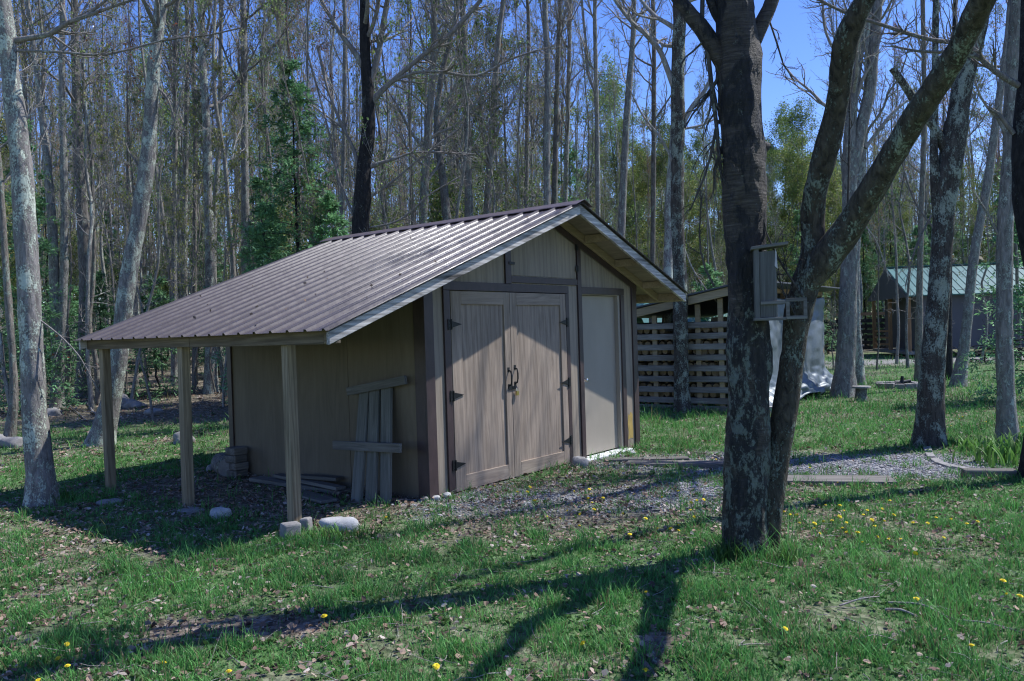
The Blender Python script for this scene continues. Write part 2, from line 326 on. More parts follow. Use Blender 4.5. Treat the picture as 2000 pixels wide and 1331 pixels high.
def ground_mat():
    m, nt, bs = new_mat('ground_soil'); a = N(nt, 'ShaderNodeAttribute'); a.attribute_name = 'Col'
    sp = N(nt, 'ShaderNodeSeparateColor'); nt.links.new(a.outputs['Color'], sp.inputs[0])
    v = coords(nt, (1, 1, 1), False)
    vo = N(nt, 'ShaderNodeTexVoronoi'); vo.inputs['Scale'].default_value = 26; nt.links.new(v, vo.inputs['Vector'])
    nf = noise(nt, v, 30, 6, .7); nm = noise(nt, v, 5, 6, .65); nc = noise(nt, v, .9, 4)
    vs = N(nt, 'ShaderNodeSeparateColor'); nt.links.new(vo.outputs['Color'], vs.inputs[0])
    soil = ramp(nt, nf, [(.3, (.025, .022, .017)), (.52, (.075, .064, .05)), (.72, (.17, .145, .12))])
    litter = ramp(nt, vs.outputs[0], [(.1, (.09, .068, .052)), (.45, (.22, .17, .13)), (.9, (.40, .33, .27))])
    base = mix(nt, ramp(nt, nm, [(.35, (.15,) * 3), (.65, (.85,) * 3)]), soil, litter)
    vg = N(nt, 'ShaderNodeTexVoronoi'); vg.inputs['Scale'].default_value = 48; nt.links.new(v, vg.inputs['Vector'])
    gs = N(nt, 'ShaderNodeSeparateColor'); nt.links.new(vg.outputs['Color'], gs.inputs[0])
    grav = mix(nt, .85, ramp(nt, vg.outputs['Distance'], [(.3, (1, 1, 1)), (.75, (.25, .25, .25))]), ramp(nt, gs.outputs[0], [(0, (.10, .10, .105)), (.5, (.22, .22, .23)), (1, (.40, .40, .40))]), 'MULTIPLY')
    green = ramp(nt, nf, [(.3, (.028, .075, .02)), (.55, (.06, .165, .042)), (.75, (.10, .23, .065))])
    c = mix(nt, sp.outputs[1], base, green)
    c = mix(nt, sp.outputs[0], c, grav)
    nt.links.new(c, bs.inputs['Base Color']); bs.inputs['Roughness'].default_value = .95; bs.inputs['Specular IOR Level'].default_value = .15
    hh = N(nt, 'ShaderNodeMath', operation='ADD'); nt.links.new(nf, hh.inputs[0]); nt.links.new(vo.outputs['Distance'], hh.inputs[1])
    bump(nt, bs, hh.outputs[0], .7, .03); return m
M['ground'] = ground_mat()

# ------------------------------------------------------------------ ground sheet
def make_ground():
    u = np.linspace(-1, 1, 361); xs = 16 * u + 684 * np.sign(u) * np.abs(u) ** 7
    w = np.linspace(0, 1, 361); ys = -30 + 27 * np.clip(w / .12, 0, 1) + 24 * np.clip((w - .12) / .68, 0, 1) + 900 * np.clip((w - .8) / .2, 0, 1) ** 2.6
    X, Y = np.meshgrid(xs, ys); x, y = X.ravel(), Y.ravel(); z = height(x, y)
    g, gr, mu, lf, un, fo, la = masks(x, y)
    green = np.clip(gr * .75 + .1 * fo * fbm2(x, y, .3, 77), 0, 1) * (1 - .6 * mu)
    n = 361; i = np.arange(n * n).reshape(n, n)
    Q = np.stack([i[:-1, :-1], i[:-1, 1:], i[1:, 1:], i[1:, :-1]], -1).reshape(-1, 4)
    me = np_mesh('ground', np.stack([x, y, z], 1), Q, True, np.stack([g, green, mu], 1))
    tag(link('ground', me, M['ground']), kind='structure')
make_ground()

# ------------------------------------------------------------------ the shed (local axes: x along the front, y back along the side wall)
SROT = math.atan2(SF[1], SF[0])
shed = thing('storage_shed', 'beige plywood shed with brown trim, ribbed brown metal roof and open lean-to', 'shed', (SO[0], SO[1], 0), (0, 0, SROT))
W, D, RX, RZ, SL = 4.02, 3.36, 2.07, 3.02, .377
def rz(x): return RZ - SL * abs(x - RX)                # top surface of the roof at x
def uz(x): return rz(x) - .075                         # underside, where walls stop
P_ = lambda *a, **k: MB().prism(*a, **k)
# walls
fr = MB()
fr.prism([(.02, -.15), (.30, -.15), (.30, uz(.30)), (.02, uz(.02))], 0, .02)
fr.prism([(2.37, -.15), (2.69, -.15), (2.69, uz(2.69)), (2.37, uz(2.37))], 0, .02)
fr.prism([(3.66, -.15), (W - .02, -.15), (W - .02, uz(W - .02)), (3.66, uz(3.66))], 0, .02)
fr.prism([(.30, 2.06), (2.37, 2.06), (2.37, uz(2.37)), (RX, uz(RX)), (.30, uz(.3))], 0, .02)
fr.prism([(2.69, 2.06), (3.66, 2.06), (3.66, uz(3.66)), (2.69, uz(2.69))], 0, .02)
fr.build('front_wall', M['ply'], shed, bevel=0)
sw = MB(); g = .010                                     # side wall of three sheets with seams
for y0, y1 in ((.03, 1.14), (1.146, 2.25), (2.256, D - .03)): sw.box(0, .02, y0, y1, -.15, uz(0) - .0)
sw.build('side_wall', M['ply_shaded'], shed, bevel=.002)
MB().box(W - .02, W, .03, D - .03, -.15, uz(W)).build('side_wall', M['ply'], shed, bevel=0)
P_([(0, -.15), (W, -.15), (W, uz(W)), (RX, uz(RX)), (0, uz(0))], D - .02, D).build('back_wall', M['ply'], shed, bevel=0)
# brown trim boards, each its own part
def trim(pts, y0=-.022, y1=0, bevel=.003): return P_(pts, y0, y1).build('trim_board', M['trim'], shed, bevel=bevel)
def vtrim(x0, x1, z0, z1=None, y0=-.022):
    return trim([(x0, z0), (x1, z0), (x1, z1 if z1 else uz(x1) - .004), (x0, z1 if z1 else uz(x0) - .004)], y0)
vtrim(-.022, .105, -.12)
MB().box(-.022, 0, .0, .13, -.12, uz(-.02) - .01).build('trim_board', M['trim'], shed)
MB().box(-.022, 0, D - .09, D, -.12, uz(-.02) - .01).build('trim_board', M['trim'], shed)
vtrim(.255, .345, -.05, 2.03, -.024)
trim([(.255, 2.032), (2.43, 2.032), (2.43, 2.118), (.255, 2.118)], -.025)
vtrim(2.36, 2.43, -.05, 2.03, -.024)
vtrim(2.635, 2.715, -.05, None, -.024)
trim([(2.717, 2.032), (3.72, 2.032), (3.72, 2.118), (2.717, 2.118)], -.023)
vtrim(3.635, 3.72, -.02, 2.03, -.021)
vtrim(3.925, W + .022, -.12, None)
MB().box(W, W + .022, 0, .12, -.12, uz(W) - .01).build('trim_board', M['trim'], shed)
vtrim(1.245, 1.345, 2.12, None, -.023)
trim([(1.347, 2.135), (2.633, 2.135), (2.633, 2.205), (1.347, 2.205)], -.021)
for sgn in (-1, 1):                                     # sloping trim under the roof on the gable
    xa, xb = (RX, -.02) if sgn < 0 else (RX, W + .02)
    trim([(xa, uz(xa) - .003), (xb, uz(xb) - .003), (xb, uz(xb) - .115), (xa, uz(xa) - .115)], -.032, -.0245)
# gable hatch with hinges
hat = P_([(1.36, 2.215), (2.62, 2.215), (2.62, uz(2.62) - .12), (RX, uz(RX) - .12), (1.36, uz(1.36) - .12)], -.008, -.0005).build('gable_hatch', M['ply'], shed, bevel=.002)
for zz in (2.30, 2.56):
    h = MB().box(2.60, 2.66, -.030, -.025, zz, zz + .07); h.tube([(2.628, -.03, zz - .005), (2.628, -.03, zz + .075)], .007, 8)
    h.build('hinge', M['iron'], hat, bevel=0)
MB().box(1.30, 1.40, -.030, -.024, 2.33, 2.36).build('latch', M['iron'], hat, bevel=.001)
# double doors
def hinge(xp, zc, sgn, par):
    h = MB().box(xp - .022, xp + .022, -.033, -.026, zc - .055, zc + .055)
    a = xp + sgn * .024
    h.prism([(a, zc - .035), (a + sgn * .12, zc - .008), (a + sgn * .155, zc), (a + sgn * .12, zc + .008), (a, zc + .035)], -.036, -.030)
    h.tube([(a - sgn * .002, -.036, zc - .052), (a - sgn * .002, -.036, zc + .052)], .008, 8)
    for k in (-.035, .0, .035): h.tube([(xp, -.033, zc + k), (xp, -.037, zc + k)], .006, 8)
    return h.build('hinge', M['iron'], par, bevel=.001)
def leaf_door(x0, x1, sl, sr, hs):
    z0, z1 = .02, 2.024
    d = MB().box(x0 + .05, x1 - .05, -.006, .012, z0 + .05, z1 - .05).build('door', M['door_ply'], shed, bevel=0)
    for a, b in ((x0, x0 + sl), (x1 - sr, x1)): MB().box(a, b, -.026, .014, z0, z1).build('stile', M['door_ply'], d, bevel=.004)
    m2 = M['door_rail']
    MB().box(x0 + sl + .001, x1 - sr - .001, -.0255, .014, z1 - .135, z1).build('rail', m2, d, bevel=.004)
    MB().box(x0 + sl + .001, x1 - sr - .001, -.0255, .014, z0, z0 + .15).build('rail', m2, d, bevel=.004)
    for zc in (1.69, .98, .29): hinge(x0 - .028 if hs < 0 else x1 + .028, zc, 1 if hs < 0 else -1, d)
    return d
M['door_rail'] = wood('weathered_door_rail', (.205, .160, .123), (.375, .307, .24), 'x', 15, .9, dist=2.4, blot=.45)
dl = leaf_door(.352, 1.288, .155, .10, -1); dr = leaf_door(1.294, 2.352, .115, .11, 1)
def pull(x, zc, par):
    MB().tube([(x, -.026, zc + .085), (x, -.055, zc + .075), (x, -.066, zc + .03), (x, -.066, zc - .03), (x, -.055, zc - .075), (x, -.026, zc - .085)], .009, 8).box(x - .017, x + .017, -.030, -.0262, zc + .065, zc + .115).box(x - .017, x + .017, -.030, -.0262, zc - .115, zc - .065).build('pull_handle', M['iron'], par, bevel=.001)
pull(1.235, 1.10, dl); pull(1.345, 1.12, dr)
MB().box(1.225, 1.275, -.034, -.0265, .965, 1.02).box(1.278, 1.36, -.036, -.030, .975, 1.008).build('hasp', M['iron'], dl, bevel=.001)
pl_ = MB().box(1.325, 1.365, -.062, -.040, .905, .955).build('padlock', M['brass'], dr, bevel=.004)
MB().tube([(1.332, -.05, .955), (1.332, -.05, .98), (1.345, -.05, .995), (1.358, -.05, .98), (1.358, -.05, .955)], .004, 8).build('shackle', M['steel'], pl_, bevel=0)
# single door, set back in its jamb
sd = MB().box(2.745, 3.585, .055, .09, .035, 2.02).build('door', M['door_smooth'], shed, bevel=.003)
MB().tube([(2.81, .055, .97), (2.81, .03, .97), (2.81, .022, .97), (2.81, -.002, .97), (2.81, -.01, .97)], [.026, .026, .012, .024, .016], 14).build('door_knob', M['steel'], sd, bevel=0, smooth=True)
MB().box(2.692, 2.742, .0, .10, 0, 2.03).box(3.588, 3.655, .0, .10, 0, 2.03).box(2.742, 3.588, .0, .10, 2.0235, 2.055).build('door_jamb', M['door_smooth'], shed, bevel=.002)
MB().box(2.60, 3.70, -.13, .05, -.04, .022).build('door_sill', M['white_metal'], shed, bevel=.004)
rng = np.random.default_rng(5)
st = [(3.74 + .16 * a, .12 + .36 * b) for a, b in ((.1, 0), (.5, .05), (.9, 0), (.95, .3), (.85, .62), (.92, .9), (.6, 1), (.35, .86), (.2, .95), (.08, .55), (.2, .3))]
P_(st, -.0025, 0).build('paint_stain', plain('yellow_foam_stain', (.36, .25, .07), .8), shed, bevel=0)
# floor line skirting: base sill boards
MB().box(.1, 3.9, .022, .06, -.2, .02).build('base_sill', M['grey_x'], shed, bevel=0)

# roof
ang = math.atan(SL); YF, YB = -.50, 3.92
def slope_sheet(sgn, x_e):
    """ribbed sheet from ridge RX to eave x_e"""
    prof = []; y = YF; pitch = .2295
    prof.append((YF, 0)); yy = YF + .03
    while yy < YB - .06:
        prof += [(yy, 0), (yy + .010, .019), (yy + .034, .019), (yy + .046, 0)]
        prof += [(yy + .105, 0), (yy + .112, .0025), (yy + .119, 0), (yy + .165, 0), (yy + .172, .0025), (yy + .179, 0)]; yy += pitch
    prof.append((YB, 0)); n = len(prof); m = 25; V = []
    for k in range(m):
        t = k / (m - 1); x = RX + (x_e - RX) * t; z = rz(x)
        for (y, h) in prof:
            w = .0018 * (vnoise(np.array([x * .9, y * .8, 3.0]), 4) - .5) - .006 * math.sin(math.pi * np.clip((y - YF) / (YB - YF), 0, 1)) * t
            V.append((x + sgn * h * math.sin(ang), y, z + h * math.cos(ang) + w))
    i = np.arange(m * n).reshape(m, n); Q = np.stack([i[:-1, :-1], i[:-1, 1:], i[1:, 1:], i[1:, :-1]], -1).reshape(-1, 4)
    if sgn > 0: Q = Q[:, ::-1]
    return np_mesh('roof_sheet', np.array(V), Q[:, ::-1] if False else Q, False)
for sgn, xe in ((-1, -1.56), (1, 4.66)):
    o = link('roof_sheet', slope_sheet(sgn, xe), M['roof'], shed)
    so = o.modifiers.new('solid', 'SOLIDIFY'); so.thickness = .0016; so.offset = 0
    t = .012; a, b = RX - sgn * 0, xe - sgn * .05          # sheathing under the metal
    P_([(RX, rz(RX) - .008), (b, rz(b) - .008), (b, rz(b) - .008 - t), (RX, rz(RX) - .008 - t)], YF + .05, YB - .05).build('sheathing', M['sheath'], shed, bevel=0)
cp = MB()
cap_pts = []
for sgn in (-1, 1):
    x1 = RX + sgn * .15
    cp.prism([(RX, RZ + .034), (x1, rz(x1) + .030), (x1 + sgn * .012, rz(x1) + .018), (x1, rz(x1) + .027), (RX, RZ + .031)], YF - .025, YB + .025)
cp.build('ridge_cap', M['cap'], shed, bevel=0)
def rake(y0, y1, xe, d0, d1, name, mat):
    MB().prism([(RX, rz(RX) - d0), (xe, rz(xe) - d0), (xe, rz(xe) - d1), (RX, rz(RX) - d1)], y0, y1).build(name, mat, shed, bevel=.004)
for xe in (-1.52, 4.62):
    rake(-.465, -.427, xe, .022, .125, 'rake_fascia', M['fascia'])
    rake(3.83, 3.868, xe, .022, .125, 'rake_fascia', M['fascia'])
rake(-.072, -.034, 4.60, .022, .115, 'rafter', M['rafter']); rake(-.072, -.034, -1.40, .022, .115, 'rafter', M['rafter'])
for xc in (2.75, 3.45, 4.15, 1.39, .69, -.01, -.71):
    MB().prism([(xc - .019, rz(xc) - .023), (xc + .019, rz(xc + .019) - .023), (xc + .019, rz(xc) - .112), (xc - .019, rz(xc) - .112)], -.426, -.073).build('lookout', M['rafter'], shed, bevel=.003)
MB().prism([(4.56, rz(4.56) - .023), (4.60, rz(4.60) - .023), (4.60, rz(4.6) - .125), (4.56, rz(4.56) - .125)], -.426, 3.829).build('eave_fascia', M['rafter'], shed, bevel=.003)
for yy in (.55, 1.15, 1.75, 2.35, 2.95, 3.42):
    MB().prism([(-.024, rz(-.024) - .023), (-1.40, rz(-1.40) - .023), (-1.40, rz(-1.40) - .11), (-.024, rz(-.024) - .11)], yy, yy + .038).build('rafter', M['rafter'], shed, bevel=.003)
# screw rows on the sheet
scb = MB()
for t_ in (.03, .28, .53, .78, .975):
    x_ = RX - (RX + 1.56) * t_; y_ = YF + .03
    while y_ < YB - .06:
        z_ = rz(x_) + .001; scb.prism([(x_ + .006 * math.cos(k * 1.047), y_ + .058 + .006 * math.sin(k * 1.047)) for k in range(6)], z_, z_ + .009, 'z'); y_ += .2295
scb.build('screw_rows', M['cap'], shed, bevel=0)['kind'] = 'stuff'
# eave beam in two lengths and the three posts
MB().box(-1.447, -1.405, -.30, 1.70, 1.545, 1.672).build('eave_beam', M['beam'], shed, bevel=.005)
MB().box(-1.449, -1.407, 1.703, 3.83, 1.548, 1.674).build('eave_beam', M['beam'], shed, bevel=.005)
MB().box(-1.449, -1.405, -.46, -.302, 1.55, 1.668).build('eave_beam', M['beam'], shed, bevel=.005)
def post(yt, yb, zb, xb=-1.355):
    xt = -1.356; s = .0445; v = []
    for (x, y, z) in ((xb, yb, zb), (xt, yt, 1.64)):
        v += [(x - s, y - s, z), (x + s, y - s, z), (x + s, y + s, z), (x - s, y + s, z)]
    m = MB(); m.v = v; m.f = [(0, 3, 2, 1), (4, 5, 6, 7), (0, 1, 5, 4), (1, 2, 6, 5), (2, 3, 7, 6), (3, 0, 4, 7)]
    m.build('post', M['post'], shed, bevel=.006)
post(.285, .28, -.12); post(1.968, 1.985, -.15); post(3.623, 3.585, -.02)

# ------------------------------------------------------------------ trees: skeleton growth, all in arrays
def unit(v): return v / np.maximum(np.linalg.norm(v, axis=-1, keepdims=True), 1e-9)
def vbranch(rng, p0, d, L, r0, n, up, wob, tip=.3):
    m = len(p0); P = np.zeros((m, n + 1, 3)); P[:, 0] = p0; d = unit(d)
    for k in range(n):
        d = unit(d + wob * rng.normal(size=(m, 3)) + np.array([0, 0, up])); P[:, k + 1] = P[:, k] + d * (L / n)[:, None]
    R = r0[:, None] * (1 - (1 - tip) * np.linspace(0, 1, n + 1) ** .9)[None]
    return P, R
def vtube(P, R, k):
    m, n, _ = P.shape; T = unit(np.gradient(P, axis=1))
    ref = np.eye(3)[np.abs(T).max(1).argmin(1)][:, None, :] + 0 * T      # one reference axis per path, so the tube never twists
    A = unit(np.cross(T, ref)); B = np.cross(T, A); th = np.arange(k) * 2 * math.pi / k
    V = P[:, :, None] + R[:, :, None, None] * (A[:, :, None] * np.cos(th)[:, None] + B[:, :, None] * np.sin(th)[:, None])
    i = np.arange(m * n * k).reshape(m, n, k); j = np.roll(i, -1, 2)
    Q = np.stack([i[:, :-1], j[:, :-1], j[:, 1:], i[:, 1:]], -1).reshape(-1, 4); return V.reshape(-1, 3), Q
class Geo:
    def __init__(s): s.V = []; s.Q = []; s.C = []; s.n = 0
    def add(s, V, Q, C=None):
        s.V.append(V); s.Q.append(Q + s.n); s.n += len(V)
        if C is not None: s.C.append(C)
    def mesh(s, name, smooth=True):
        return np_mesh(name, np.concatenate(s.V), np.concatenate(s.Q), smooth, np.concatenate(s.C) if s.C else None)
def quads(rng, c, size, asp=.6, flat=0.0, nrm=None):
    m = len(c); a = unit(rng.normal(size=(m, 3))); b = unit(np.cross(a, rng.normal(size=(m, 3)) if nrm is None else np.cross(nrm, a) + .01))
    size = size[:, None]
    V = np.stack([c, c + a * size * .5 + b * size * asp * .5, c + a * size, c + a * size * .5 - b * size * asp * .5], 1).reshape(-1, 3)
    return V, np.arange(4 * m).reshape(m, 4)
def spawn(rng, P, R, cnt, f0, f1, ang0, ang1, Lf, rf, Lmin=.1):
    """children along parents P: (starts, dirs, lengths, radii)"""
    m, n, _ = P.shape; T = np.gradient(P, axis=1); plen = np.linalg.norm(np.diff(P, axis=1), axis=2).sum(1)
    idx = np.repeat(np.arange(m), cnt); f = rng.uniform(f0, f1, len(idx)); x = f * (n - 1); i0 = np.clip(x.astype(int), 0, n - 2); w = (x - i0)[:, None]
    p = P[idx, i0] * (1 - w) + P[idx, i0 + 1] * w; t = unit(T[idx, i0]); r = R[idx, i0] * (1 - w[:, 0]) + R[idx, i0 + 1] * w[:, 0]
    s = unit(np.cross(t, rng.normal(size=t.shape))); a = np.radians(rng.uniform(ang0, ang1, len(idx)))[:, None]
    d = t * np.cos(a) + s * np.sin(a); L = np.maximum(plen[idx] * rng.uniform(Lf[0], Lf[1], len(idx)) * (1.15 - .6 * f), Lmin)
    return p, d, L, r * rf
def grow_crown(rng, stem, rs, z0, nl, L0, L1, a0, a1, subs=6, twigs=4, rmin=.003, k=(6, 4, 3), up=.10, frac=.45, tw=.55):
    """limbs, branches and twigs on a stem polyline; returns Geo and the twig paths"""
    G = Geo(); z = stem[:, 2]; zz = rng.uniform(0, 1, nl) ** .85 * (z[-1] - z0) * .97 + z0
    p = np.stack([np.interp(zz, z, stem[:, c]) for c in range(3)], 1); r = np.interp(zz, z, rs)
    t = (zz - z0) / (z[-1] - z0); az = np.arange(nl) * 2.4 + rng.uniform(0, 6) + rng.normal(size=nl) * .4
    pit = np.radians(a0 + (a1 - a0) * t + rng.normal(size=nl) * 9)
    d = np.stack([np.cos(az) * np.sin(pit), np.sin(az) * np.sin(pit), np.cos(pit)], 1)
    L = (L0 + (L1 - L0) * t) * rng.uniform(.65, 1.25, nl)
    P1, R1 = vbranch(rng, p, d, L, np.maximum(r * frac * rng.uniform(.6, 1.1, nl), .008), 9, up, .16, .22); G.add(*vtube(P1, R1, k[0]))
    q = spawn(rng, P1, R1, subs, .18, 1, 25, 60, (.28, .55), .6); P2, R2 = vbranch(rng, *q[:3], np.maximum(q[3], rmin * 1.2), 6, .08, .2, .35); G.add(*vtube(P2, R2, k[1]))
    q = spawn(rng, P2, R2, twigs, .1, 1, 20, 60, (.35, tw), .6, .15); P3, R3 = vbranch(rng, *q[:3], np.maximum(q[3], rmin), 4, .05, .22, .5); G.add(*vtube(P3, R3, k[2]))
    q = spawn(rng, P1, R1, 3, .3, 1, 25, 65, (.12, .25), .5, .15); P4, R4 = vbranch(rng, *q[:3], np.maximum(q[3], rmin), 4, .05, .22, .5); G.add(*vtube(P4, R4, k[2]))
    return G, np.concatenate([P3, P4])
PAL = {'red': [(.24, .085, .045), (.29, .13, .05), (.18, .06, .04)], 'yellow': [(.26, .29, .08), (.33, .32, .10), (.19, .26, .06)],
       'orange': [(.33, .19, .05), (.28, .14, .05), (.25, .2, .06)], 'green': [(.15, .24, .06), (.21, .29, .08), (.11, .18, .05)]}
def buds(rng, tw, n, size, pal):
    m, k, _ = tw.shape; i = rng.integers(0, m, n); f = rng.uniform(.3, 1, n) * (k - 1); j = np.minimum(f.astype(int), k - 2); w = (f - j)[:, None]
    c = tw[i, j] * (1 - w) + tw[i, j + 1] * w + rng.normal(size=(n, 3)) * .012
    V, Q = quads(rng, c, rng.uniform(.5, 1.4, n) * size, .7); p = np.array(PAL[pal])[rng.integers(0, 3, n)] * rng.uniform(.6, 1.3, (n, 1))
    g = Geo(); g.add(V, Q, np.repeat(p, 4, 0)); return g
def resample(pts, r, step):
    pts = np.asarray(pts, float); r = np.asarray(r, float); n = len(pts)
    t = np.r_[0, np.cumsum(np.linalg.norm(np.diff(pts, axis=0), axis=1))]; m = max(int(t[-1] / step), 4); s = np.linspace(0, t[-1], m + 1)
    Tn = np.gradient(pts, t, axis=0) if n > 2 else np.repeat([(pts[1] - pts[0]) / t[1]], 2, 0)
    i = np.clip(np.searchsorted(t, s) - 1, 0, n - 2); h = (t[i + 1] - t[i]); u = ((s - t[i]) / h)[:, None]; h = h[:, None]
    P = (2 * u**3 - 3 * u**2 + 1) * pts[i] + (u**3 - 2 * u**2 + u) * h * Tn[i] + (-2 * u**3 + 3 * u**2) * pts[i + 1] + (u**3 - u**2) * h * Tn[i + 1]
    return P, np.interp(s, t, r)
def trunk_geo(G, P, r, k, rough, seed, flare=0.0):
    V, Q = vtube(P[None], r[None], k); m = len(P); Vr = V.reshape(m, k, 3); c = P[:, None]; off = Vr - c
    ph = np.linspace(0, 2 * math.pi, k, endpoint=False)
    hgt = P[:, 2] - P[0, 2]
    n = (vnoise(np.stack(np.broadcast_arrays(Vr[..., 0] * 5, Vr[..., 1] * 5, Vr[..., 2] * 3), -1), seed) - .5) * 2.2 + (vnoise(np.stack([Vr[..., 0] * 24, Vr[..., 1] * 24, Vr[..., 2] * 13], -1), seed + 3) - .5) * 1.3
    fl = flare * np.exp(-np.maximum(hgt, 0) / .16)[:, None] * (1 + .6 * np.sin(ph * 5 + seed)[None]) if flare else 0
    G.add((c + off * (1 + rough * n + fl)[..., None]).reshape(-1, 3), Q)
def tree_thing(label, loc, group=None, cat='tree', name='tree'): return thing(name, label, cat, loc, (0, 0, 0), group)
def hand_tree(label, Y, path, bark_m, H=13, zc=None, nl=16, L=(2.8, 1.0), seed=0, stems=(), limbs=(), bud=None, nb=500, k=20, rough=.07, twig='twig', group=None, step=.09, flare=.18, subs=6, twigs=4, base=True, wob=.0, rmin=.0032, ang=(58, 30)):
    """a tree placed by its outline in the photograph: path = [(px, py, width px)...] from the base up, at distance Y"""
    rng = np.random.default_rng(1000 + seed); b = at(path[0][0], path[0][1], Y); gz = hz(b[0], Y)
    root = np.array([b[0], Y, gz])
    def conv(pp, yo=0):
        P = np.array([at(a[0], a[1], Y + (a[3] if len(a) > 3 else 0)) for a in pp]); r = np.array([a[2] / 2 * (Y + (a[3] if len(a) > 3 else 0)) / F_PX for a in pp]); return P, r
    P, r = conv(path)
    if base: P[0, 2] = gz - .06
    # carry the stem on above the frame
    if P[-1, 2] < H:
        d = unit(P[-1] - P[-3]) if len(P) > 3 else np.array([0, 0, 1.0]); n = max(2, int((H - P[-1, 2]) / 1.3)); ext = []; q = P[-1].copy()
        for i in range(n):
            d = unit(d * .8 + np.array([0, 0, .3]) + rng.normal(size=3) * .08); q = q + d * (H - P[-1, 2]) / n; ext.append(q)
        r = np.r_[r, np.linspace(r[-1] * .9, .012, n)]; P = np.vstack([P, ext])
    Ps, rs = resample(P, r, step); Ps -= root; G = Geo(); trunk_geo(G, Ps, rs, k, rough, seed, flare)
    C = Geo(); tws = []; extra = []
    def crown(Pa, ra, z0, nl_, L_, sd):
        order = np.argsort(Pa[:, 2]); g, tw = grow_crown(np.random.default_rng(sd), Pa[order], ra[order], z0, nl_, L_[0], L_[1], ang[0], ang[1], subs, twigs, rmin); C.V += g.V; C.Q += [q + C.n for q in g.Q]; C.n += g.n; tws.append(tw)
    zc = zc if zc is not None else H * .4
    crown(Ps, rs, zc, nl, L, seed + 50)
    for s_i, s in enumerate(stems):                     # further main stems (forks)
        S, sr = conv(s['path'])
        if s.get('H'):
            d = unit(S[-1] - S[-2]); n = 5; q = S[-1].copy(); ext = []
            for i in range(n):
                d = unit(d * .9 + np.array([0, 0, .16]) + rng.normal(size=3) * .06); q = q + d * (s['H'] / n); ext.append(q)
            sr = np.r_[sr, np.linspace(sr[-1] * .9, .012, n)]; S = np.vstack([S, ext])
        S, sr = resample(S, sr, step); S -= root; own = Geo() if s.get('mat') else G; trunk_geo(own, S, sr, max(10, k - 6), rough, seed + 7 + s_i, s.get('flare', 0))
        if s.get('mat'): extra.append((own, s['mat']))
        if s.get('nl'): crown(S, sr, s.get('zc', S[:, 2].max() * .5), s['nl'], s.get('L', (1.8, .7)), seed + 90 + s_i)
    for li in limbs:                                    # thin limbs drawn from the photograph, with their own twigs
        S, sr = conv(li['path']); S, sr = resample(S, sr, .12); S -= root
        V, Q = vtube(S[None], sr[None], 7); C.add(V, Q); nt_ = li.get('n', 10)
        q = spawn(rng, S[None], sr[None], nt_, .2, 1, 20, 60, li.get('Lf', (.12, .3)), .55, .1); dr = li.get('up', .05)
        P2, R2 = vbranch(rng, *q[:3], np.maximum(q[3], .003), 6, dr, .18, .35); C.add(*vtube(P2, R2, 4))
        q = spawn(rng, P2, R2, 4, .1, 1, 20, 60, (.3, .6), .6, .08); P3, R3 = vbranch(rng, *q[:3], np.maximum(q[3], .0022), 4, dr, .2, .5); C.add(*vtube(P3, R3, 3)); tws.append(P3)
    t = tree_thing(label, tuple(root), group)
    link('trunk', G.mesh('trunk'), M[bark_m], t); cr = link('crown', C.mesh('crown'), M[twig], t)
    for own, mt in extra: link('stem', own.mesh('stem'), M[mt], t)
    if bud: link('buds', buds(rng, np.concatenate([w[:, :5] for w in tws]), nb, .03, bud).mesh('buds', False), M['leaf'], cr)['kind'] = 'stuff'
    return t

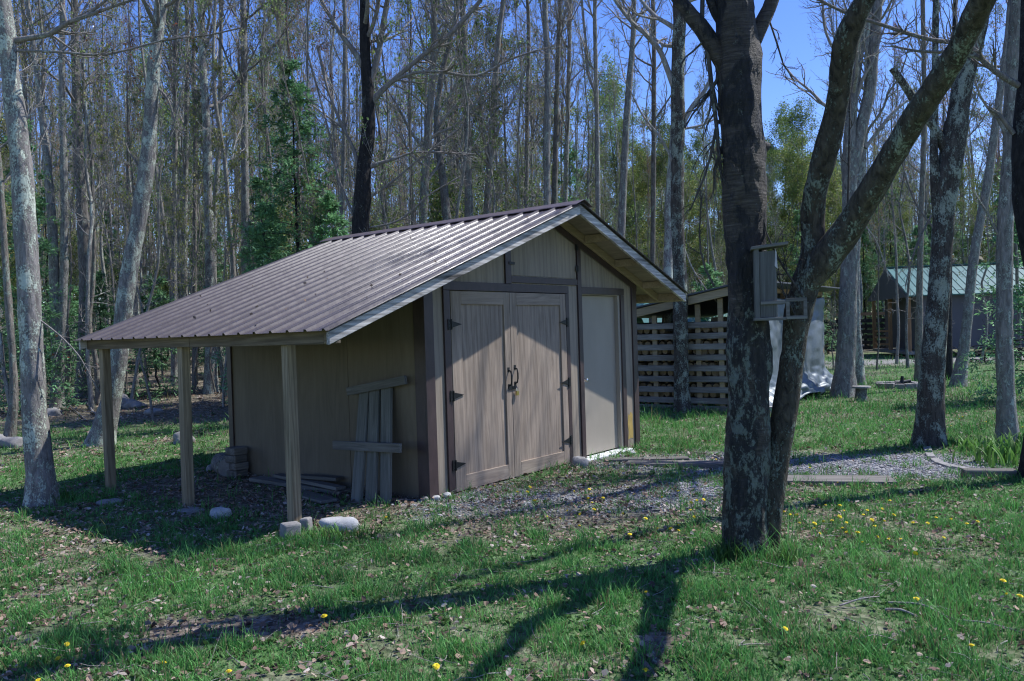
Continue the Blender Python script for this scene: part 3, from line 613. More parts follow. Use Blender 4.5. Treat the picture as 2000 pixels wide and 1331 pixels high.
# ------------------------------------------------------------------ trees placed one by one from the photograph
hand_tree('big two-stemmed birch with peeling dark bark carrying the nest box, in the front lawn', 5.5,
    [(1454, 1094, 84), (1456, 1000, 82), (1461, 900, 82), (1463, 750, 80), (1460, 620, 78), (1456, 450, 77), (1453, 300, 80), (1444, 180, 80), (1439, 80, 82), (1434, 0, 78)],
    'birch', H=10, zc=4.6, nl=8, L=(2.2, .9), seed=1, k=44, rough=.125, step=.045, flare=.22, twig='twig_dark',
    stems=[dict(path=[(1498, 1096, 44, .02), (1504, 1000, 45), (1519, 900, 43), (1530, 826, 44), (1541, 750, 43), (1547, 700, 42), (1551, 668, 43), (1557, 620, 52), (1572, 555, 54), (1588, 490, 46), (1586, 430, 43), (1592, 380, 42, -.05), (1612, 300, 44, -.14), (1632, 220, 42, -.24), (1642, 150, 42, -.34), (1650, 90, 44, -.42), (1668, 40, 40, -.5), (1690, 0, 36, -.56)], H=3.6, nl=9, zc=4.4, L=(1.6, .6), mat='bark_stem', flare=.25),
           dict(path=[(1568, 568, 46), (1608, 510, 56, -.06), (1650, 455, 53, -.16), (1700, 375, 50, -.34), (1760, 275, 50, -.58), (1815, 190, 50, -.8), (1860, 120, 48, -.98), (1895, 50, 46, -1.14), (1920, 0, 46, -1.26)], H=3.6, nl=9, zc=4.3, L=(1.6, .6), mat='bark_stem'),
           dict(path=[(1430, 150, 40), (1402, 105, 34), (1372, 58, 29), (1345, 25, 26), (1318, -12, 22)], H=2.2, nl=6, zc=4.2, L=(1.3, .5)),
           dict(path=[(1455, 110, 40), (1484, 55, 32), (1505, 10, 28), (1515, -20, 26)], H=2.4, nl=6, zc=4.3, L=(1.3, .5)),
           dict(path=[(1420, 60, 22), (1398, 25, 18), (1384, -10, 15)], H=1.5, nl=4, zc=4.2, L=(.9, .4)), dict(path=[(1470, 300, 34), (1486, 290, 30), (1497, 286, 24), (1504, 284, 10)]), dict(path=[(1440, 300, 30), (1422, 297, 24), (1412, 292, 18), (1406, 288, 8)]), dict(path=[(1476, 370, 24), (1489, 366, 20), (1497, 364, 8)])],
    limbs=[dict(path=[(1372, 0, 9), (1372, 50, 9), (1382, 100, 9), (1391, 180, 9), (1399, 240, 8), (1404, 300, 7), (1412, 365, 5)], n=12, Lf=(.15, .4), up=-.3),
           dict(path=[(1402, 235, 7), (1395, 270, 6), (1384, 320, 5), (1368, 365, 4), (1348, 410, 3)], n=9, Lf=(.2, .5), up=-.2),
           dict(path=[(1404, 150, 8), (1380, 190, 5), (1358, 215, 4), (1338, 250, 3)], n=8, up=-.1),
           dict(path=[(1568, 580, 5, -.1), (1545, 545, 4, -.1), (1520, 505, 4, -.1), (1497, 455, 3, -.1), (1490, 420, 2, -.1)], n=16, Lf=(.3, .6), up=-.03),
           dict(path=[(1562, 640, 4, -.05), (1545, 600, 4, -.1), (1530, 570, 3, -.1), (1522, 545, 2, -.1)], n=8, Lf=(.3, .7)),
           dict(path=[(1655, 440, 5), (1658, 320, 4), (1660, 200, 3), (1664, 100, 2)], n=7, Lf=(.04, .1)),
           dict(path=[(1470, 60, 6), (1500, 40, 5), (1516, 80, 4), (1532, 130, 3), (1552, 160, 2)], n=6, up=-.1),
           dict(path=[(1395, 560, 4, -.1), (1375, 520, 4, -.1), (1366, 450, 3, -.1), (1372, 380, 2, -.1)], n=6, up=.0)])
hand_tree('dark forked trunk at the right edge of the lawn beside the iris clump', 7.9,
    [(2020, 932, 56), (2032, 810, 46), (2036, 620, 44), (2022, 500, 44), (2003, 390, 44), (2001, 250, 40), (2008, 150, 36), (2015, 0, 34)],
    'bark_dark', H=11, zc=5.4, nl=8, L=(2.4, .9), seed=2, k=26,
    limbs=[dict(path=[(1990, 168, 13), (1962, 152, 12), (1935, 133, 11), (1912, 112, 10), (1880, 106, 7), (1835, 102, 6), (1790, 100, 5), (1740, 90, 4)], n=12),
           dict(path=[(1925, 125, 8), (1905, 95, 7), (1870, 85, 8), (1830, 80, 8), (1780, 68, 8), (1720, 48, 7), (1650, 25, 6), (1590, -5, 5)], n=16),
           dict(path=[(1980, 262, 10), (1962, 238, 9), (1948, 222, 8), (1936, 214, 8)], n=2)])
hand_tree('pale lichen-spotted trunk at the left edge in front of the lean-to', 8.2,
    [(82, 994, 62), (80, 940, 55), (74, 880, 47), (68, 800, 44), (62, 700, 42), (58, 600, 40), (52, 500, 38), (47, 400, 40), (42, 320, 38), (30, 220, 36), (18, 120, 32), (10, 40, 30), (3, 0, 30)],
    'bark_lichen', H=13, zc=6.0, nl=16, L=(2.6, 1), seed=3, k=28, rough=.08, step=.06,
    limbs=[dict(path=[(26, 80, 12), (60, 74, 11), (100, 66, 10), (130, 45, 8), (165, 33, 7), (215, 15, 6), (275, -6, 5)], n=12, Lf=(.15, .35)),
           dict(path=[(130, 46, 7), (122, 18, 5), (112, -8, 4)], n=5), dict(path=[(128, 46, 6), (160, 36, 6), (190, 14, 5), (215, -5, 4)], n=5),
           dict(path=[(34, 100, 6), (70, 100, 5), (130, 103, 5), (190, 108, 5), (240, 100, 4), (285, 88, 4), (330, 76, 3)], n=14, Lf=(.12, .3)),
           dict(path=[(70, 620, 4), (110, 650, 3), (150, 690, 3), (190, 760, 2)], n=6)], bud='red', nb=200)
hand_tree('leaning lichen-covered trunk with a flared foot just behind the lean-to', 12.6,
    [(194, 874, 54), (203, 840, 46), (218, 780, 37), (232, 700, 32), (243, 600, 32), (255, 520, 31), (268, 450, 29), (278, 380, 30), (288, 320, 28), (293, 250, 26), (297, 190, 25), (302, 120, 24), (309, 60, 22), (315, 0, 22)],
    'bark_lichen', H=13, zc=5.5, nl=18, L=(2.6, 1), seed=4, k=24, limbs=[dict(path=[(282, 345, 6), (268, 320, 4), (252, 298, 3), (246, 280, 2)], n=4), dict(path=[(300, 165, 6), (325, 190, 5), (340, 230, 3)], n=6), dict(path=[(298, 84, 5), (340, 76, 4), (400, 70, 3), (470, 55, 3)], n=12)], bud='red', nb=350)
hand_tree('double grey trunk joined at the foot, left of the leaning lichen tree', 18.0,
    [(114, 803, 30), (112, 720, 22), (108, 600, 20), (104, 480, 18), (98, 380, 17), (90, 290, 15), (82, 230, 12), (72, 150, 9), (62, 60, 8)], 'bark_grey', H=14, zc=6.5, nl=18, L=(2.6, 1), seed=5, k=14, bud='red', nb=500, rmin=.005,
    stems=[dict(path=[(118, 780, 19), (122, 640, 17), (125, 520, 16), (126, 420, 14), (124, 300, 13), (121, 180, 12), (122, 60, 11), (122, 0, 10)], H=4, nl=12, zc=6.5, L=(2, .8))])
hand_tree('thick straight grey trunk left of the leaning lichen tree, deep brown foot', 20.0,
    [(166, 768, 38), (166, 700, 28), (168, 600, 25), (166, 500, 24), (160, 400, 21), (155, 320, 20), (150, 230, 17), (148, 150, 15), (146, 60, 13), (146, 0, 12)], 'bark_grey', H=15, zc=7, nl=20, L=(2.6, 1), seed=6, k=14, bud='red', nb=500, rmin=.005)
hand_tree('thin crooked sapling stem beside the thick straight grey trunk', 18.5,
    [(192, 785, 13), (188, 710, 11), (174, 640, 10), (181, 560, 9), (184, 480, 8), (181, 400, 7), (178, 300, 6)], 'bark_mid', H=8, zc=3, nl=12, L=(1.6, .6), seed=7, k=8, flare=.2, rmin=.005)
hand_tree('small crooked dark tree at the far left edge behind the pale lichen trunk', 13.5,
    [(16, 840, 22), (27, 770, 15), (24, 690, 12), (16, 590, 14), (9, 490, 12), (4, 400, 11), (-4, 300, 10)], 'bark_mid', H=9, zc=3.2, nl=14, L=(1.8, .7), seed=8, k=12, flare=.3, limbs=[dict(path=[(22, 800, 9), (8, 730, 8), (0, 650, 7)], n=4)], rmin=.005)
SPEC = [  # label, depth, path, bark, crown base, limbs, bud, extra
 ('pale straight trunk seen between the two left lean-to posts', 20, [(413, 772, 30), (412, 690, 22), (412, 600, 21), (410, 500, 19), (407, 400, 17), (405, 300, 17), (402, 220, 15), (396, 120, 13), (393, 0, 12)], 'bark_lichen', 7, 'red'),
 ('pole-thin dark trunk just left of the pale trunk between the lean-to posts', 22, [(380, 742, 11), (380, 560, 9), (381, 300, 8), (378, 100, 7), (376, 0, 7)], 'bark_mid', 6, 'red'),
 ('straight grey trunk over the far eave of the lean-to roof, right of the pale trunk', 21, [(480, 760, 22), (480, 520, 17), (478, 300, 14), (477, 150, 13), (475, 0, 12)], 'bark_grey', 6.5, 'yellow'),
 ('slim grey trunk right of the leaning lichen tree', 22, [(341, 745, 14), (340, 500, 10), (342, 250, 9), (347, 0, 8)], 'bark_grey', 6, 'red'),
 ('second slim grey trunk right of the leaning lichen tree, slightly thicker', 23, [(361, 742, 15), (360, 500, 12), (364, 250, 10), (366, 50, 8)], 'bark_lichen', 6, 'yellow'),
 ('slim straight pale trunk beside the big black-barked tree behind the roof', 19, [(668, 760, 12), (668, 450, 10), (671, 300, 9), (673, 150, 8), (672, 0, 8)], 'bark_grey', 6, None),
 ('left one of two trunks crossing behind the middle of the roof ridge', 18, [(822, 775, 22), (826, 440, 17), (832, 320, 16), (838, 240, 14), (845, 150, 13), (848, 0, 11)], 'bark_mid', 4.6, None),
 ('trunk leaning left that crosses its neighbour behind the roof ridge', 18.6, [(886, 780, 22), (874, 440, 17), (866, 360, 16), (858, 300, 14), (853, 240, 12), (862, 150, 10), (884, 60, 9), (895, 0, 8)], 'bark_grey', 4.4, None),
 ('straight mottled trunk behind the roof, right of the crossing pair', 19, [(917, 765, 22), (916, 420, 17), (913, 300, 14), (912, 200, 13), (908, 100, 12), (903, 0, 11)], 'bark_grey', 5, 'yellow'),
 ('trunk leaning right above the roof, next to the straight mottled trunk', 21, [(946, 765, 20), (952, 410, 15), (958, 300, 14), (966, 180, 13), (975, 60, 10), (983, 0, 9)], 'bark_mid', 5, 'red'),
 ('very thin straight trunk above the roof, left of the slope end', 24, [(1027, 742, 12), (1028, 400, 9), (1030, 200, 8), (1030, 0, 7)], 'bark_grey', 5, 'red'),
 ('slender dark trunk left of the small fir at the roof peak', 22, [(1083, 745, 16), (1083, 390, 12), (1086, 250, 10), (1090, 100, 9), (1093, 0, 8)], 'bark_mid', 5, 'red'),
 ('slender trunk standing among the branches of the small fir at the roof peak', 23, [(1106, 745, 14), (1104, 390, 10), (1108, 250, 9), (1112, 100, 8), (1114, 0, 7)], 'bark_grey', 5, None),
 ('thin bright trunk forking high, just right of the roof peak', 20, [(1168, 745, 13), (1168, 420, 10), (1166, 250, 9), (1163, 100, 8), (1162, 0, 8)], 'bark_grey', 6, None),
 ('slightly leaning mottled trunk right of the roof peak', 19, [(1210, 765, 20), (1214, 450, 15), (1219, 330, 14), (1224, 230, 13), (1230, 150, 12), (1236, 80, 10), (1238, 0, 9)], 'bark_grey', 5.4, None),
 ('thin straight trunk between the leaning mottled trunk and the woodshed trunk', 22, [(1272, 755, 13), (1275, 480, 10), (1277, 200, 9), (1275, 0, 8)], 'bark_mid', 6, 'red'),
 ('grey trunk half hidden left of the trunk before the woodshed slats', 17.5, [(1303, 772, 24), (1305, 500, 18), (1308, 380, 16), (1313, 290, 13), (1318, 200, 10), (1322, 100, 8)], 'bark_lichen', 6, None),
 ('slim trunk right behind the forked grey tree past the woodshed', 20, [(1677, 754, 27), (1676, 700, 20), (1672, 640, 18), (1671, 560, 16), (1673, 480, 15), (1684, 330, 13), (1692, 200, 11), (1696, 60, 9)], 'bark_lichen', 6, None),
 ('grey trunk leaning right in front of the green-roofed cabin', 18.8, [(1870, 759, 32), (1880, 700, 22), (1890, 620, 18), (1900, 520, 17), (1915, 430, 16), (1928, 360, 16), (1940, 280, 15), (1952, 190, 13), (1965, 100, 12), (1975, 0, 11)], 'bark_grey', 5.4, 'orange'),
 ('thin trunk before the cabin porch, left of the mossy trunk', 21, [(1794, 745, 16), (1796, 560, 12), (1800, 400, 10), (1805, 250, 9), (1802, 0, 8)], 'bark_mid', 5, 'yellow'),
 ('thin dark trunk before the cabin, just right of the mossy trunk', 21, [(1853, 752, 16), (1852, 600, 13), (1856, 400, 11), (1862, 200, 9), (1866, 0, 8)], 'bark_dark', 5, None)]
for i, (lab, Y, path, bk, zc, bud) in enumerate(SPEC):
    lim = []
    if 'forking high' in lab: lim = [dict(path=[(1165, 185, 6), (1152, 155, 6), (1144, 80, 5), (1136, 0, 5)], n=8)]
    hand_tree(lab, Y, path, bk, H=14.5, zc=zc, nl=22, L=(2.6, 1.0), seed=20 + i, k=14, bud=bud, nb=500, limbs=lim, rmin=.0052, twigs=5, ang=(50, 25))
hand_tree('big black-barked tree with spreading limbs behind the roof', 15.0,
    [(700, 800, 46), (703, 600, 37), (705, 450, 34), (708, 380, 32), (712, 320, 27), (719, 250, 26), (720, 200, 24), (716, 150, 22), (713, 80, 20), (712, 0, 19)], 'bark_dark', H=14, zc=6.2, nl=18, L=(3, 1), seed=60, k=22, rough=.1, rmin=.0045,
    limbs=[dict(path=[(710, 130, 15), (690, 98, 11), (668, 70, 9), (650, 40, 8), (630, 5, 7), (618, -25, 6)], n=14), dict(path=[(724, 200, 15), (745, 178, 12), (770, 155, 9), (800, 130, 9), (830, 105, 9), (870, 75, 9), (900, 45, 9), (940, 0, 8)], n=18),
           dict(path=[(720, 170, 12), (738, 110, 12), (748, 50, 11), (757, 0, 10)], n=12), dict(path=[(718, 328, 11), (745, 318, 8), (768, 312, 5), (800, 300, 4), (860, 298, 4), (930, 302, 3)], n=14, Lf=(.15, .35)),
           dict(path=[(700, 325, 9), (690, 290, 7), (670, 250, 6), (642, 180, 5), (620, 90, 5)], n=14), dict(path=[(735, 188, 8), (760, 165, 7), (800, 145, 6), (850, 140, 6), (930, 148, 5), (1000, 115, 4), (1060, 95, 3)], n=18),
           dict(path=[(690, 420, 6), (665, 360, 5), (640, 250, 4), (600, 100, 4)], n=12, Lf=(.1, .3)), dict(path=[(708, 395, 6), (760, 360, 5), (820, 310, 4), (900, 250, 3)], n=14), dict(path=[(690, 450, 4), (780, 430, 4), (840, 380, 3), (900, 345, 3)], n=10)])
hand_tree('mottled trunk standing in front of the woodshed slats', 14.6,
    [(1334, 810, 34), (1331, 740, 30), (1330, 650, 28), (1328, 550, 27), (1324, 450, 25), (1323, 350, 25), (1324, 250, 26), (1324, 150, 27), (1326, 80, 26), (1328, 0, 24)], 'bark_mossy', H=13, zc=5.8, nl=18, L=(2.6, 1), seed=61, k=22, rough=.09, bud='orange', nb=420, rmin=.004,
    limbs=[dict(path=[(1334, 240, 12), (1355, 205, 10), (1375, 180, 8), (1388, 155, 6)], n=6), dict(path=[(1316, 170, 12), (1302, 132, 11), (1290, 102, 10), (1270, 75, 9), (1240, 50, 8), (1215, 20, 7), (1195, -8, 6)], n=14), dict(path=[(1336, 252, 5), (1370, 245, 4), (1398, 232, 3)], n=8),
           dict(path=[(1316, 320, 6), (1290, 270, 5), (1255, 225, 4), (1230, 175, 3)], n=8), dict(path=[(1335, 480, 3), (1350, 520, 3), (1375, 560, 2), (1400, 590, 2)], n=6, up=-.05)])
hand_tree('grey tree forking at mid height between the tarp and the cabin', 17.0,
    [(1648, 784, 52), (1650, 720, 37), (1655, 640, 34), (1657, 560, 33), (1660, 470, 30), (1660, 390, 28), (1659, 300, 26), (1661, 240, 22), (1668, 180, 17), (1680, 100, 14), (1694, 20, 12)], 'bark_grey', H=13, zc=5.5, nl=16, L=(2.6, 1), seed=62, k=20, rmin=.0048,
    stems=[dict(path=[(1662, 345, 24), (1682, 250, 23), (1698, 180, 22), (1706, 100, 20), (1714, 0, 18)], H=5, nl=12, zc=5.8, L=(2.2, .8))],
    limbs=[dict(path=[(1690, 290, 8), (1720, 250, 7), (1750, 215, 6), (1775, 195, 4)], n=8), dict(path=[(1672, 420, 4), (1710, 470, 3), (1735, 540, 2)], n=8, up=-.06), dict(path=[(1668, 180, 7), (1640, 120, 6), (1612, 60, 5), (1606, 0, 5)], n=12)])
hand_tree('mossy lichen trunk with a broken snag, at the gravel edge right of the birch', 10.2,
    [(1812, 882, 58), (1817, 800, 48), (1822, 700, 44), (1832, 600, 40), (1838, 500, 38), (1843, 420, 38), (1852, 340, 46), (1860, 290, 43), (1868, 240, 38), (1878, 180, 38), (1893, 110, 38), (1905, 50, 40), (1915, 0, 38)], 'bark_mossy', H=16, zc=5.2, nl=26, L=(2.6, 1), seed=63, k=26, rough=.1, step=.06, rmin=.004,
    stems=[dict(path=[(1838, 480, 20), (1829, 380, 18), (1824, 300, 16), (1825, 200, 13), (1827, 100, 12), (1828, 0, 11)], H=8, nl=14, zc=4.6, L=(1.8, .7)),
           dict(path=[(1852, 300, 24), (1828, 255, 17), (1802, 217, 17), (1775, 180, 16), (1758, 155, 14), (1742, 134, 13)])],
    limbs=[dict(path=[(1826, 450, 4), (1790, 400, 4), (1765, 330, 3), (1750, 260, 3)], n=10), dict(path=[(1820, 420, 4), (1790, 480, 3), (1768, 560, 2)], n=10, up=-.1)], bud='yellow', nb=200)
hand_tree('straight grey trunk at the right before the cabin, just left of the iris leaves', 10.3,
    [(1968, 872, 44), (1967, 830, 37), (1964, 760, 31), (1962, 650, 30), (1962, 550, 29), (1963, 450, 28), (1968, 380, 29), (1975, 300, 30), (1978, 200, 30), (1984, 100, 30), (1990, 0, 30)], 'bark_grey', H=12, zc=5.4, nl=18, L=(2.4, 1), seed=64, k=24, rmin=.004,
    limbs=[dict(path=[(1966, 265, 10), (1955, 240, 9), (1945, 222, 8), (1932, 212, 8)], n=2), dict(path=[(1960, 480, 5), (1930, 420, 4), (1905, 380, 3)], n=8)], bud='orange', nb=200)

# ------------------------------------------------------------------ woods: template trees, copied as single trees
def template(seed, H, r0, t0, nl, bud, nb, bk, lean=.02):
    rng = np.random.default_rng(seed); n = 12; z = np.linspace(0, H, n); w = np.cumsum(rng.normal(size=(n, 2)) * .10, 0); w[0] = 0
    P = np.stack([w[:, 0] + lean * z, w[:, 1], z], 1); r = r0 * (1 - .88 * (z / H) ** 1.1)
    P, r = resample(P, r, .35); G = Geo(); P[0, 2] = -.25; trunk_geo(G, P, r, 10, .06, seed, .4)
    g, tw = grow_crown(rng, P, r, H * t0, nl, H * .17, H * .07, 54, 26, 7, 7, .0042, (5, 4, 3), .10, .42)
    k = 6                                               # a few dead twigs low on the trunk
    g2, _ = grow_crown(rng, P[: len(P) // 2], r[: len(P) // 2], H * .12, 7, .9, .7, 75, 60, 3, 3, .005, (4, 3, 3), .0, .16)
    for V, Q in zip(g2.V, g2.Q): pass
    g.V += g2.V; g.Q += [q + g.n for q in g2.Q]; g.n += g2.n
    return dict(trunk=G.mesh('trunk'), crown=g.mesh('crown'), buds=buds(rng, tw, nb, .055, bud).mesh('buds', False) if bud else None, bark=bk)
TPL = [template(201, 15, .095, .36, 21, 'red', 1700, 'bark_grey'), template(202, 16, .11, .42, 23, 'yellow', 1870, 'bark_lichen', -.02), template(203, 14, .075, .33, 19, 'yellow', 1530, 'bark_mid', .03),
       template(204, 17, .12, .45, 23, 'green', 1200, 'bark_grey', .0), template(205, 13, .065, .30, 19, 'orange', 1360, 'bark_mid', -.03), template(206, 15, .09, .38, 21, 'yellow', 3060, 'bark_grey', .01)]
SAP = [template(211, 7.5, .040, .22, 16, 'green', 900, 'bark_mid', .05), template(212, 9, .05, .3, 18, 'green', 1000, 'bark_grey', -.04), template(213, 6, .03, .2, 14, 'yellow', 1100, 'twig', .03)]
for d in TPL + SAP: d['done'] = False
def place_tree(d, x, y, s, rot, label, group, name='tree', tilt=(0, 0)):
    t = thing(name, label, 'tree' if name != 'sapling' else 'sapling', (x, y, hz(x, y)), (tilt[0], tilt[1], rot), group); k_ = rng.uniform(.45, .85); t.scale = (s * k_, s * k_, s)
    if not d['trunk'].materials:
        d['trunk'].materials.append(M[d['bark']]); d['crown'].materials.append(M['twig'])
        if d['buds']: d['buds'].materials.append(M['leaf'])
    link('trunk', d['trunk'], None, t); c = link('crown', d['crown'], None, t)
    if d['buds']: link('buds', d['buds'], None, c)['kind'] = 'stuff'
    return t
def region(px):
    if px < 200: return 0
    if px < 640: return 1
    if px < 1130: return 2
    if px < 1480: return 3
    return 4
REG = ['at the far left of the picture', 'behind the lean-to posts', 'above the shed roof', 'between the roof peak and the birch', 'right of the birch, around the cabin']
def blocked(x, y):
    if -9 < x < 9 and y < 14.2: return True
    if 1.2 < x < 9.5 and y < 22.5: return True
    if x >= 6 and y < 25: return True
    if 12 < x < 34 and 31 < y < 43: return True
    if abs(y - 31.5) < 2.2 and x > 7: return True
    return False
rng = np.random.default_rng(77); used = []
def free(x, y, dmin):
    if blocked(x, y): return False
    for (a, b) in used:
        if (a - x) ** 2 + (b - y) ** 2 < dmin ** 2: return False
    used.append((x, y)); return True
cnt = 0; tries = 0
while cnt < 235 and tries < 6000:
    tries += 1
    px = rng.uniform(-120, 2120); Y = 17 + 42 * rng.uniform() ** .85
    if 1140 < px < 1660 and Y < 34: continue
    if px > 1480 and px < 1680 and rng.uniform() < .6: continue
    x = (px - 1000) / F_PX * Y
    if not free(x, Y, 1.2): continue
    i = int(rng.integers(0, 6)); rg = region(px); s = rng.uniform(.78, 1.15)
    if 1140 < px < 1660: s *= .8 if px < 1480 else .62
    far = Y > 34
    place_tree(TPL[i], x, Y, s, rng.uniform(0, 6.28), ('distant' if far else 'mid-distance') + ' bare-crowned woodland tree ' + REG[rg], ('distant' if far else 'mid-distance') + ' trees ' + REG[rg], tilt=(rng.normal() * .025, rng.normal() * .025)); cnt += 1
cnt = 0; tries = 0
while cnt < 125 and tries < 5000:
    tries += 1
    px = rng.uniform(-60, 2060); Y = 15.5 + 26 * rng.uniform()
    if 1140 < px < 1620 and Y < 24: continue
    x = (px - 1000) / F_PX * Y
    if not free(x, Y, .6): continue
    rg = region(px); s = rng.uniform(.75, 1.5) * (.65 if 1140 < px < 1660 else 1)
    place_tree(SAP[int(rng.integers(0, 3))], x, Y, s, rng.uniform(0, 6.28), 'thin young sapling in the undergrowth ' + REG[rg], 'saplings ' + REG[rg], 'sapling', (rng.normal() * .07, rng.normal() * .07)); cnt += 1

# conifers
def conifer(seed, H, spread, dens=1.0, up=.15, z0=.04):
    rng = np.random.default_rng(seed); G = Geo(); n = 14; z = np.linspace(-.2, H, n); P = np.stack([rng.normal(size=n) * .03, rng.normal(size=n) * .03, z], 1); r = .008 + .0075 * H * (1 - z / H)
    trunk_geo(G, P, r, 8, .05, seed, .2)
    B = Geo(); F = Geo(); nb = int(H * 17 * dens); zz = np.sort(rng.uniform(z0, .985, nb)) * H; t = zz / H
    az = np.arange(nb) * 2.399 + rng.normal(size=nb) * .3; L = spread * H * (1.02 - t) ** .85 * rng.uniform(.55, 1.15, nb) + .12
    d = np.stack([np.cos(az), np.sin(az), up + .45 * t], 1); p = np.stack([0 * zz, 0 * zz, zz], 1)
    P1, R1 = vbranch(rng, p, d, L, .006 + .006 * L, 7, -.09, .06, .2); B.add(*vtube(P1, R1, 3))
    q = spawn(rng, P1, R1, 7, .12, 1, 35, 65, (.25, .5), .5, .08); P2, R2 = vbranch(rng, *q, 4, -.03, .08, .3); B.add(*vtube(P2, np.maximum(R2, .002), 3))
    A = np.concatenate([P1[:, 1:].reshape(-1, 3), P2.reshape(-1, 3)]); T = np.concatenate([np.gradient(P1, axis=1)[:, 1:].reshape(-1, 3), np.gradient(P2, axis=1).reshape(-1, 3)])
    rep = 3; A = np.repeat(A, rep, 0) + rng.normal(size=(len(A) * rep, 3)) * .03; T = unit(np.repeat(T, rep, 0)); m = len(A)
    sd = unit(np.cross(T, np.array([0, 0, 1.0])) + rng.normal(size=(m, 3)) * .35) * np.where(rng.uniform(size=m) < .5, 1, -1)[:, None]
    a = unit(T * .8 + sd * .8 + rng.normal(size=(m, 3)) * .2); b = unit(np.cross(a, np.array([0, 0, 1.0]) + rng.normal(size=(m, 3)) * .35)); s = (rng.uniform(.07, .17, m) * (.75 + .03 * H))[:, None]
    V = np.stack([A, A + a * s * .5 + b * s * .16, A + a * s, A + a * s * .5 - b * s * .16], 1).reshape(-1, 3)
    c = np.array([.125, .26, .12]) * rng.uniform(.55, 1.6, (m, 1)) + np.array([.02, .03, 0]) * rng.uniform(0, 1, (m, 1)) * (rng.uniform(size=(m, 1)) < .3)
    F.add(V, np.arange(4 * m).reshape(m, 4), np.repeat(c, 4, 0))
    return dict(trunk=G.mesh('trunk'), crown=B.mesh('crown'), buds=F.mesh('needles', False), bark='bark_dark')
CON = [conifer(301, 8.0, .25, .75), conifer(302, 5.0, .29, .85), conifer(303, 3.0, .3, .7), conifer(304, 6.5, .17, .55)]
def place_con(i, px, Y, s, label, group=None, rot=None, x=None):
    x = (px - 1000) / F_PX * Y if x is None else x; d = CON[i]
    if not d['trunk'].materials: d['trunk'].materials.append(M['bark_dark']); d['crown'].materials.append(M['twig_dark']); d['buds'].materials.append(M['needle'])
    t = thing('conifer', label, 'conifer', (x, Y, hz(x, Y)), (0, 0, rng.uniform(0, 6.28)), group); t.scale = (s, s, s); used.append((x, Y))
    link('trunk', d['trunk'], None, t); c = link('branches', d['crown'], None, t); link('needles', d['buds'], None, c)['kind'] = 'stuff'; return t
place_con(0, 588, 16.6, .9, 'tall dark green hemlock standing behind the left half of the roof')
place_con(1, 650, 16.2, .86, 'bushy bright green hemlock left of the big black-barked tree')
place_con(3, 1122, 24, 1.02, 'small blue-green fir right behind the roof peak')
place_con(1, 528, 17.2, .85, 'low bushy hemlock left of the tall hemlock, over the roof')
place_con(1, 1160, 26, .8, 'low green fir right of the roof peak')
place_con(2, 1390, 27, 1.2, 'young fir left of the birch above the woodshed')
place_con(0, 1690, 45, .95, 'dark fir past the left corner of the cabin')
place_con(0, 1975, 44, 1.1, 'tall dark fir behind the cabin roof')
place_con(1, 2010, 15, .9, 'hemlock with drooping boughs at the right edge before the cabin')
place_con(3, 1570, 40, 1.1, 'dark fir between the two birch stems, far back')
place_con(1, 1585, 31, .9, 'dark bushy fir behind the tarp')
k = 0; tries = 0
while k < 42 and tries < 2000:
    tries += 1; px = rng.uniform(20, 720) if k < 30 else rng.uniform(1640, 2100); Y = rng.uniform(17, 34) if k < 30 else rng.uniform(42, 52); x = (px - 1000) / F_PX * Y
    if not free(x, Y, .8): continue
    left = k < 30
    place_con([1, 2, 2, 3][int(rng.integers(0, 4))] if left else int(rng.integers(0, 2)), px, Y, rng.uniform(.6, 1.0) if left else rng.uniform(.9, 1.3),
        'young understory hemlock among the trunks behind the lean-to' if left else 'dark conifer in the woods behind the cabin', 'understory hemlocks on the left' if left else 'conifers behind the cabin'); k += 1

# trees in fresh spring leaf
def leafy(seed, H, r0, n, pal):
    rng = np.random.default_rng(seed); z = np.linspace(-.2, H, 10); P = np.stack([np.cumsum(rng.normal(size=10) * .06), np.cumsum(rng.normal(size=10) * .06), z], 1)
    P, r = resample(P, r0 * (1 - .88 * np.clip(z / H, 0, 1)), .4); G = Geo(); trunk_geo(G, P, r, 8, .05, seed, .3)
    g, tw = grow_crown(rng, P, r, H * .18, 24, H * .26, H * .10, 62, 28, 6, 4, .004, (4, 3, 3), .08, .5)
    i = rng.integers(0, len(tw), n); c = tw[i, rng.integers(1, 5, n)] + rng.normal(size=(n, 3)) * .10
    cl = .6 + .8 * vnoise(c * .9, seed)                   # clumps of fuller and thinner foliage
    keep = rng.uniform(size=n) < cl - .25; c = c[keep]; n = len(c)
    V, Q = quads(rng, c, rng.uniform(.035, .08, n), .75); p = np.array(PAL[pal] + PAL['green'])[rng.integers(0, 6, n)] * rng.uniform(.6, 1.3, (n, 1))
    F = Geo(); F.add(V, Q, np.repeat(p, 4, 0)); return dict(trunk=G.mesh('trunk'), crown=g.mesh('crown'), buds=F.mesh('leaves', False), bark='bark_grey')
LEF = [leafy(401, 11, .08, 15000, 'green'), leafy(402, 8, .055, 11000, 'yellow'), leafy(403, 5, .03, 7000, 'yellow')]
for d in LEF: d['trunk'].materials.append(M['bark_grey']); d['crown'].materials.append(M['twig']); d['buds'].materials.append(M['leaf'])
def place_leafy(i, x, Y, s, label, group):
    t = thing('leafy_tree', label, 'tree', (x, Y, hz(x, Y)), (0, 0, rng.uniform(0, 6.28)), group); t.scale = (s, s, s); d = LEF[i]
    link('trunk', d['trunk'], None, t); c = link('crown', d['crown'], None, t); link('leaves', d['buds'], None, c)['kind'] = 'stuff'
k = 0; tries = 0
